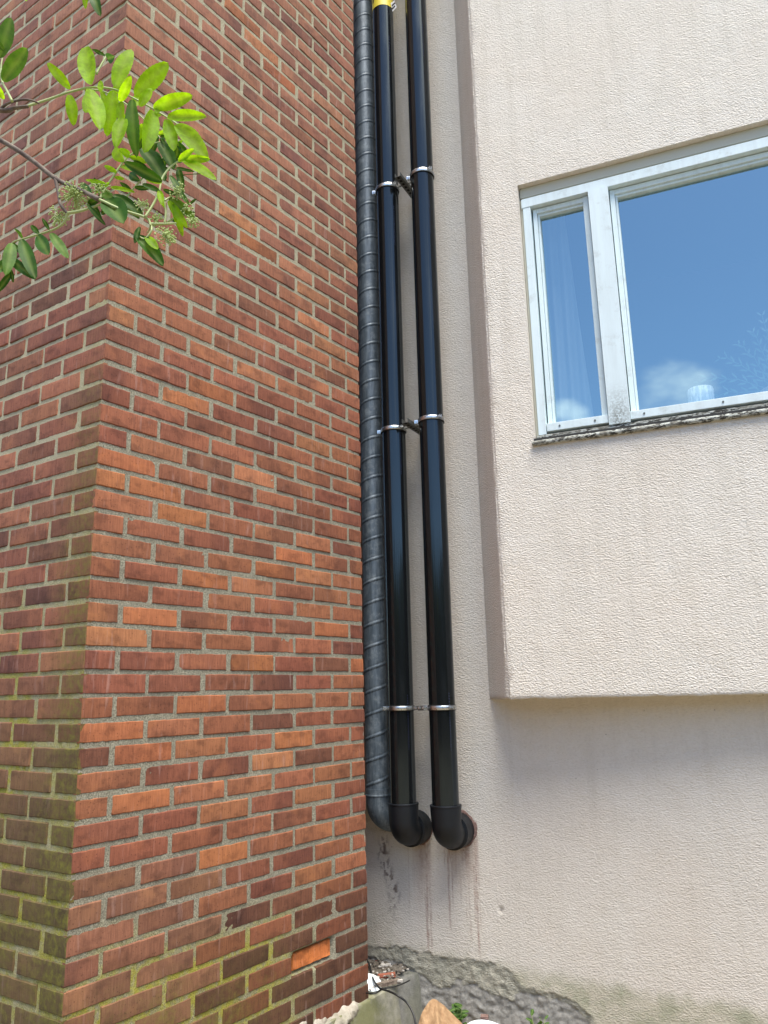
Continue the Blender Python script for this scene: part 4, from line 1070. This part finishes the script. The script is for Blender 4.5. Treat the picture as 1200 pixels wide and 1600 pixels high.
def cluster(cx, cy, r_, n, Y, seed):
    n = int(n*1.5)
    rn = random.Random(seed); mb = MB(); base = q3(cx, cy, Y); rw_ = r_/3.158/FPX*Y
    bm = bmesh.new(); bmesh.ops.create_icosphere(bm, subdivisions=1, radius=1); bv = [v.co.copy() for v in bm.verts]; bf = [tuple(v.index for v in f.verts) for f in bm.faces]; bm.free()
    for k in range(n):
        d = Vector((rn.gauss(0, .5), rn.gauss(0, .45), rn.gauss(0, .5))); 
        if d.length > 1: d.normalize()
        c = base+d*rw_; s_ = rn.uniform(.0008, .0015)
        mb.add([c+v*s_ for v in bv], bf)
        if k % 3 == 0: mb.tube([base+Vector((rn.uniform(-.2, .2), 0, rn.uniform(-.2, .2)))*rw_, (base+c)/2+Vector((0, 0, .001)), c], .0005, 4, cap=False)
    mb.build('bud_cluster', M_bud, rw, True)
for a in ((370, 965, 85, 150, .865, 1), (290, 1070, 60, 60, .875, 2), (880, 945, 50, 60, .845, 3), (950, 1090, 38, 45, .845, 4), (820, 1160, 60, 80, .85, 5), (490, 935, 50, 50, .86, 6), (770, 1080, 40, 40, .855, 7), (700, 1010, 40, 30, .86, 8), (920, 1030, 36, 30, .85, 9)): cluster(*a)

# ---------------------------------------------------------------- debris
def onwall(x, y, off):                      # pixel -> point on the rendered wall plane moved out by off
    d = ray(x, y); P0 = (PE+nW*off)*S; t = (P0.dot(nW))/(d.dot(nW)); return d*t
def soil():
    V = []; F = []; nu, nv = 60, 44
    for i in range(nu+1):
        for j in range(nv+1):
            u = 1.36+.56*i/nu; o = -.02-.62*j/nv
            z = -1.245+.020*sstep(0, -.5, o)+.014*fb(u*12, o*12, 3)+.008*fb(u*40, o*40, 5)+.012*sstep(1.45, 1.75, u)-.012*sstep(-.04, 0, o)
            V.append(rp(u, z, o))
    for i in range(nu):
        for j in range(nv): F.append((i*(nv+1)+j, i*(nv+1)+j+1, (i+1)*(nv+1)+j+1, (i+1)*(nv+1)+j)[::-1])
    tag(mk('soil', V, F, M_dirt, None, True), 'grey grit and soil heaped in the gap behind the concrete footing', 'soil', kind='stuff')
soil()
def rock(c, r_, seed, flat=.7):
    bm = bmesh.new(); bmesh.ops.create_icosphere(bm, subdivisions=2, radius=1); V = []
    for v in bm.verts:
        k = 1+.35*nz(v.co.x*1.3+seed, v.co.y*1.3, v.co.z*1.3); V.append(Vector(c)+Vector((v.co.x*r_*k, v.co.y*r_*k*.85, v.co.z*r_*k*flat)))
    F = [tuple(v.index for v in f.verts) for f in bm.faces]; bm.free(); return V, F
mb = MB(); mb2 = MB(); rn = random.Random(21)
for k in range(480):
    u = rn.uniform(1.40, 1.88); o = -abs(rn.gauss(0, .22))+.004; r_ = rn.uniform(.002, .0075) if rn.random() < .9 else rn.uniform(.008, .016)
    V, F = rock(rp(u, -1.236+.020*sstep(0, -.5, o)+.010*sstep(1.45, 1.75, u), o), r_, k); (mb if rn.random() < .75 else mb2).add(V, F)
for k in range(200):
    s = rn.uniform(.15, 1.3); r_ = rn.uniform(.004, .014); V, F = rock(wp(s, GZ/S+.008, rn.uniform(.01, .35)), r_, k+400); mb.add(V, F)
tag(mb.build('gravel', M_dirt, None, False), 'small grey stones scattered over the soil at the wall foot', 'gravel', kind='stuff')
tag(mb2.build('mortar_crumbs', M_stone, None, False), 'pale crumbs of mortar scattered in the gap by the brick wall', 'crumbs', kind='stuff')
def slab_piece(p, ax, ay, az, m_, name, label, cat, seed, group=None):
    bm = bmesh.new(); bmesh.ops.create_cube(bm, size=1); bmesh.ops.subdivide_edges(bm, edges=bm.edges[:], cuts=4, use_grid_fill=True)
    V = []
    for v in bm.verts:
        c = v.co; k = nz(c.x*3+seed, c.y*3, c.z*3)*.12
        V.append(Vector(p)+ax*(c.x+k)+ay*(c.y+k*.8)+az*(c.z*(1+k)))
    F = [tuple(v.index for v in f.verts) for f in bm.faces]; bm.free()
    o = mk(name, V, F, m_, None, False); tag(o, label, cat, group); return o
zt_ = -1.232
slab_piece(pZ(604, 1524, zt_), dirh(75)*.075, dirh(165)*.022, Zv*.014, M_rb, 'brick_shard', 'long red brick shard lying on the grit behind the footing', 'brick shard', 1, 'brick shards in the gap')
slab_piece(pZ(595, 1503, zt_-.0), dirh(120)*.040, dirh(30)*.03, Zv*.018, M_rb, 'brick_shard', 'short red brick shard at the back of the gap, beside a pale chip', 'brick shard', 2, 'brick shards in the gap')
slab_piece(pZ(584, 1499, zt_+.004), dirh(95)*.042, dirh(5)*.014, Zv*.010, M_stone, 'mortar_chip', 'pale thin mortar chip beside the short red shard', 'mortar chip', 3)
slab_piece(pZ(625, 1532, zt_+.004), dirh(100)*.022, dirh(10)*.016, Zv*.008, M_stone, 'white_chip', 'small white chip on the rim of the concrete footing', 'chip', 4)
slab_piece(pZ(606, 1536, zt_), dirh(62)*.11, dirh(152)*.018, Zv*.016, M_bark, 'wood_stick', 'grey-brown stick lying beside the red shard', 'stick', 5)
# round white plastic lid tucked by the brick corner
def tubby(c, up, r_, h, name, label, cat):
    e1 = up.cross(Vector((0, 1, .1))).normalized(); e2 = up.cross(e1); prof = [(.001, 0), (.82*r_, 0), (.90*r_, .008), (r_, h*.9), (1.06*r_, h*.92), (1.06*r_, h), (.97*r_, h), (.86*r_, .02), (.001, .014)]
    V = []; F = []; n = 40
    for (a_, z) in prof:
        for k in range(n):
            an = 2*math.pi*k/n; V.append(Vector(c)+e1*math.cos(an)*a_+e2*math.sin(an)*a_+up*z)
    for j in range(len(prof)-1):
        for k in range(n): F.append((j*n+k, j*n+(k+1) % n, (j+1)*n+(k+1) % n, (j+1)*n+k))
    o = mk(name, V, F, M_plas, None, True); o.data.set_sharp_from_angle(angle=R(40)); return tag(o, label, cat)
tubby(pZ(577, 1541, -1.240), Vector((.25, -.35, .9)).normalized(), .048, .02, 'plastic_lid', 'round white plastic lid lying beside the brick wall end, under the cable', 'lid')
def cable():
    z = -1.215
    P = [pZ(566, 1490, z), pZ(577, 1507, z), pZ(582, 1527, z), pZ(592, 1543, z-.004), pZ(608, 1549, z-.004), pZ(622, 1556, z-.01)]
    e = P[-1]; d = ray(636, 1567); P.append(d*((e.y-.005)/d.y)); d = ray(646, 1585); P.append(d*((e.y-.035)/d.y)); d = ray(650, 1606); P.append(d*((e.y-.06)/d.y)); d = ray(652, 1640); P.append(d*((e.y-.08)/d.y))
    P.append(P[-1]+Vector((.05, -.06, -.05)))
    mb = MB(); mb.tube(spline(P, 8), .0042, 10); o = mb.build('cable', M_cable, None, True); tag(o, 'thick black cable looping out from behind the brick wall over the footing', 'cable')
    P = [pZ(570, 1551, -1.236), pZ(585, 1552, -1.232), pZ(600, 1545, -1.228), pZ(622, 1540, -1.228), pZ(640, 1532, -1.232)]
    mb = MB(); mb.tube(spline(P, 6), .0028, 8); o = mb.build('cable', M_cable, None, True); tag(o, 'thin dark cable end lying flat on the footing rim by the white lid', 'cable')
cable()
# crumpled paper bag
def bag():
    V = []; F = []; n = 26; c = pY(690, 1625, 3.30); tip = pY(676, 1560, 3.42)
    w1 = dirh(100); outl = [(652, 1606, 3.28), (660, 1582, 3.34), (675, 1563, 3.40), (690, 1570, 3.41), (708, 1586, 3.38), (726, 1606, 3.32), (735, 1640, 3.25), (690, 1660, 3.15), (650, 1640, 3.2)]
    P = [pY(*q) for q in outl]; ctr = pY(688, 1615, 3.20); m = len(P)*4; ring = spline(P+[P[0]], 4)[:-1]; R_ = 8
    V.append(ctr)
    for j in range(1, R_+1):
        for i, p in enumerate(ring):
            t = j/R_; q = ctr.lerp(p, t)
            q = q + Vector((0, -1, .5))*(.016*noise.cell(Vector((i*.37, j*.5, 2)))*0+.045*abs(nz(q.x*13, q.z*13, 5))+.018*abs(nz(q.x*34, q.z*34, 8))); V.append(q)
    k = len(ring)
    for i in range(k): F.append((0, 1+i, 1+(i+1) % k))
    for j in range(R_-1):
        for i in range(k): F.append((1+j*k+i, 1+(j+1)*k+i, 1+(j+1)*k+(i+1) % k, 1+j*k+(i+1) % k))
    # rear half so that it has body
    b0 = len(V); V.append(ctr+Vector((.02, .10, -.05)))
    o = mk('paper_bag', V+[V[1+(R_-1)*k+i]+Vector((.0, .0, 0)) for i in range(k)], F+[(b0, b0+1+(i+1) % k, b0+1+i) for i in range(k)], M_bag, None, False)
    tag(o, 'crumpled brown paper bag below the concrete footing', 'paper bag')
bag()
tubby(pY(760, 1634, 3.42)-Zv*.0, Vector((.12, -.18, .97)).normalized(), .085, .045, 'plastic_tub', 'white plastic tub at the wall foot between the paper bag and the weeds', 'tub')
slab_piece(pY(757, 1590, 3.52), dirh(100)*.03, dirh(10)*.03, Zv*.014, M_red, 'brick_crumb', 'pinkish brick crumb behind the white tub', 'brick crumb', 9)
def weed(cx, cy, Y, n, ln, seed, label):
    rn = random.Random(seed); base = pY(cx, cy, Y); base.z = GZ
    th = empty('weed', tuple(base), label, 'weed', 'weeds at the foot of the wall')
    st = MB(); V = []; F = []; VN = []
    top = pY(cx, cy, Y)
    for k in range(n):
        a = rn.uniform(0, 6.28); r_ = rn.uniform(.005, .04); tp = top+Vector((math.cos(a)*r_, math.sin(a)*r_*.4, rn.uniform(-.06, .01)))
        st.tube([base+Vector((math.cos(a)*.005, math.sin(a)*.005, 0)), base.lerp(tp, .5)+Vector((0, 0, .01)), tp], .0012, 5)
        for i in range(6):
            b = base.lerp(tp, .35+.13*i); an = rn.uniform(0, 6.28); d = Vector((math.cos(an), math.sin(an)*.7, rn.uniform(.1, .8))).normalized()
            leaflet_mesh(V, F, VN, b, b+d*rn.uniform(ln*.6, ln), Vector((0, -.6, .8)), .5, .15, .2, rn.uniform(0, 40))
    st.build('stem', M_stem, th); mk('leaves', V, F, M_weed, th, True, {'vein': ('FLOAT', VN)})
weed(712, 1572, 3.62, 15, .045, 1, 'dark leafy weed between the paper bag and the peeling wall')
weed(840, 1590, 3.50, 6, .036, 2, 'upright green weed before the bare grey patch, right of the white tub')
weed(862, 1597, 3.47, 3, .030, 4, 'rightmost, smallest tuft of weed at the foot of the rendered wall')
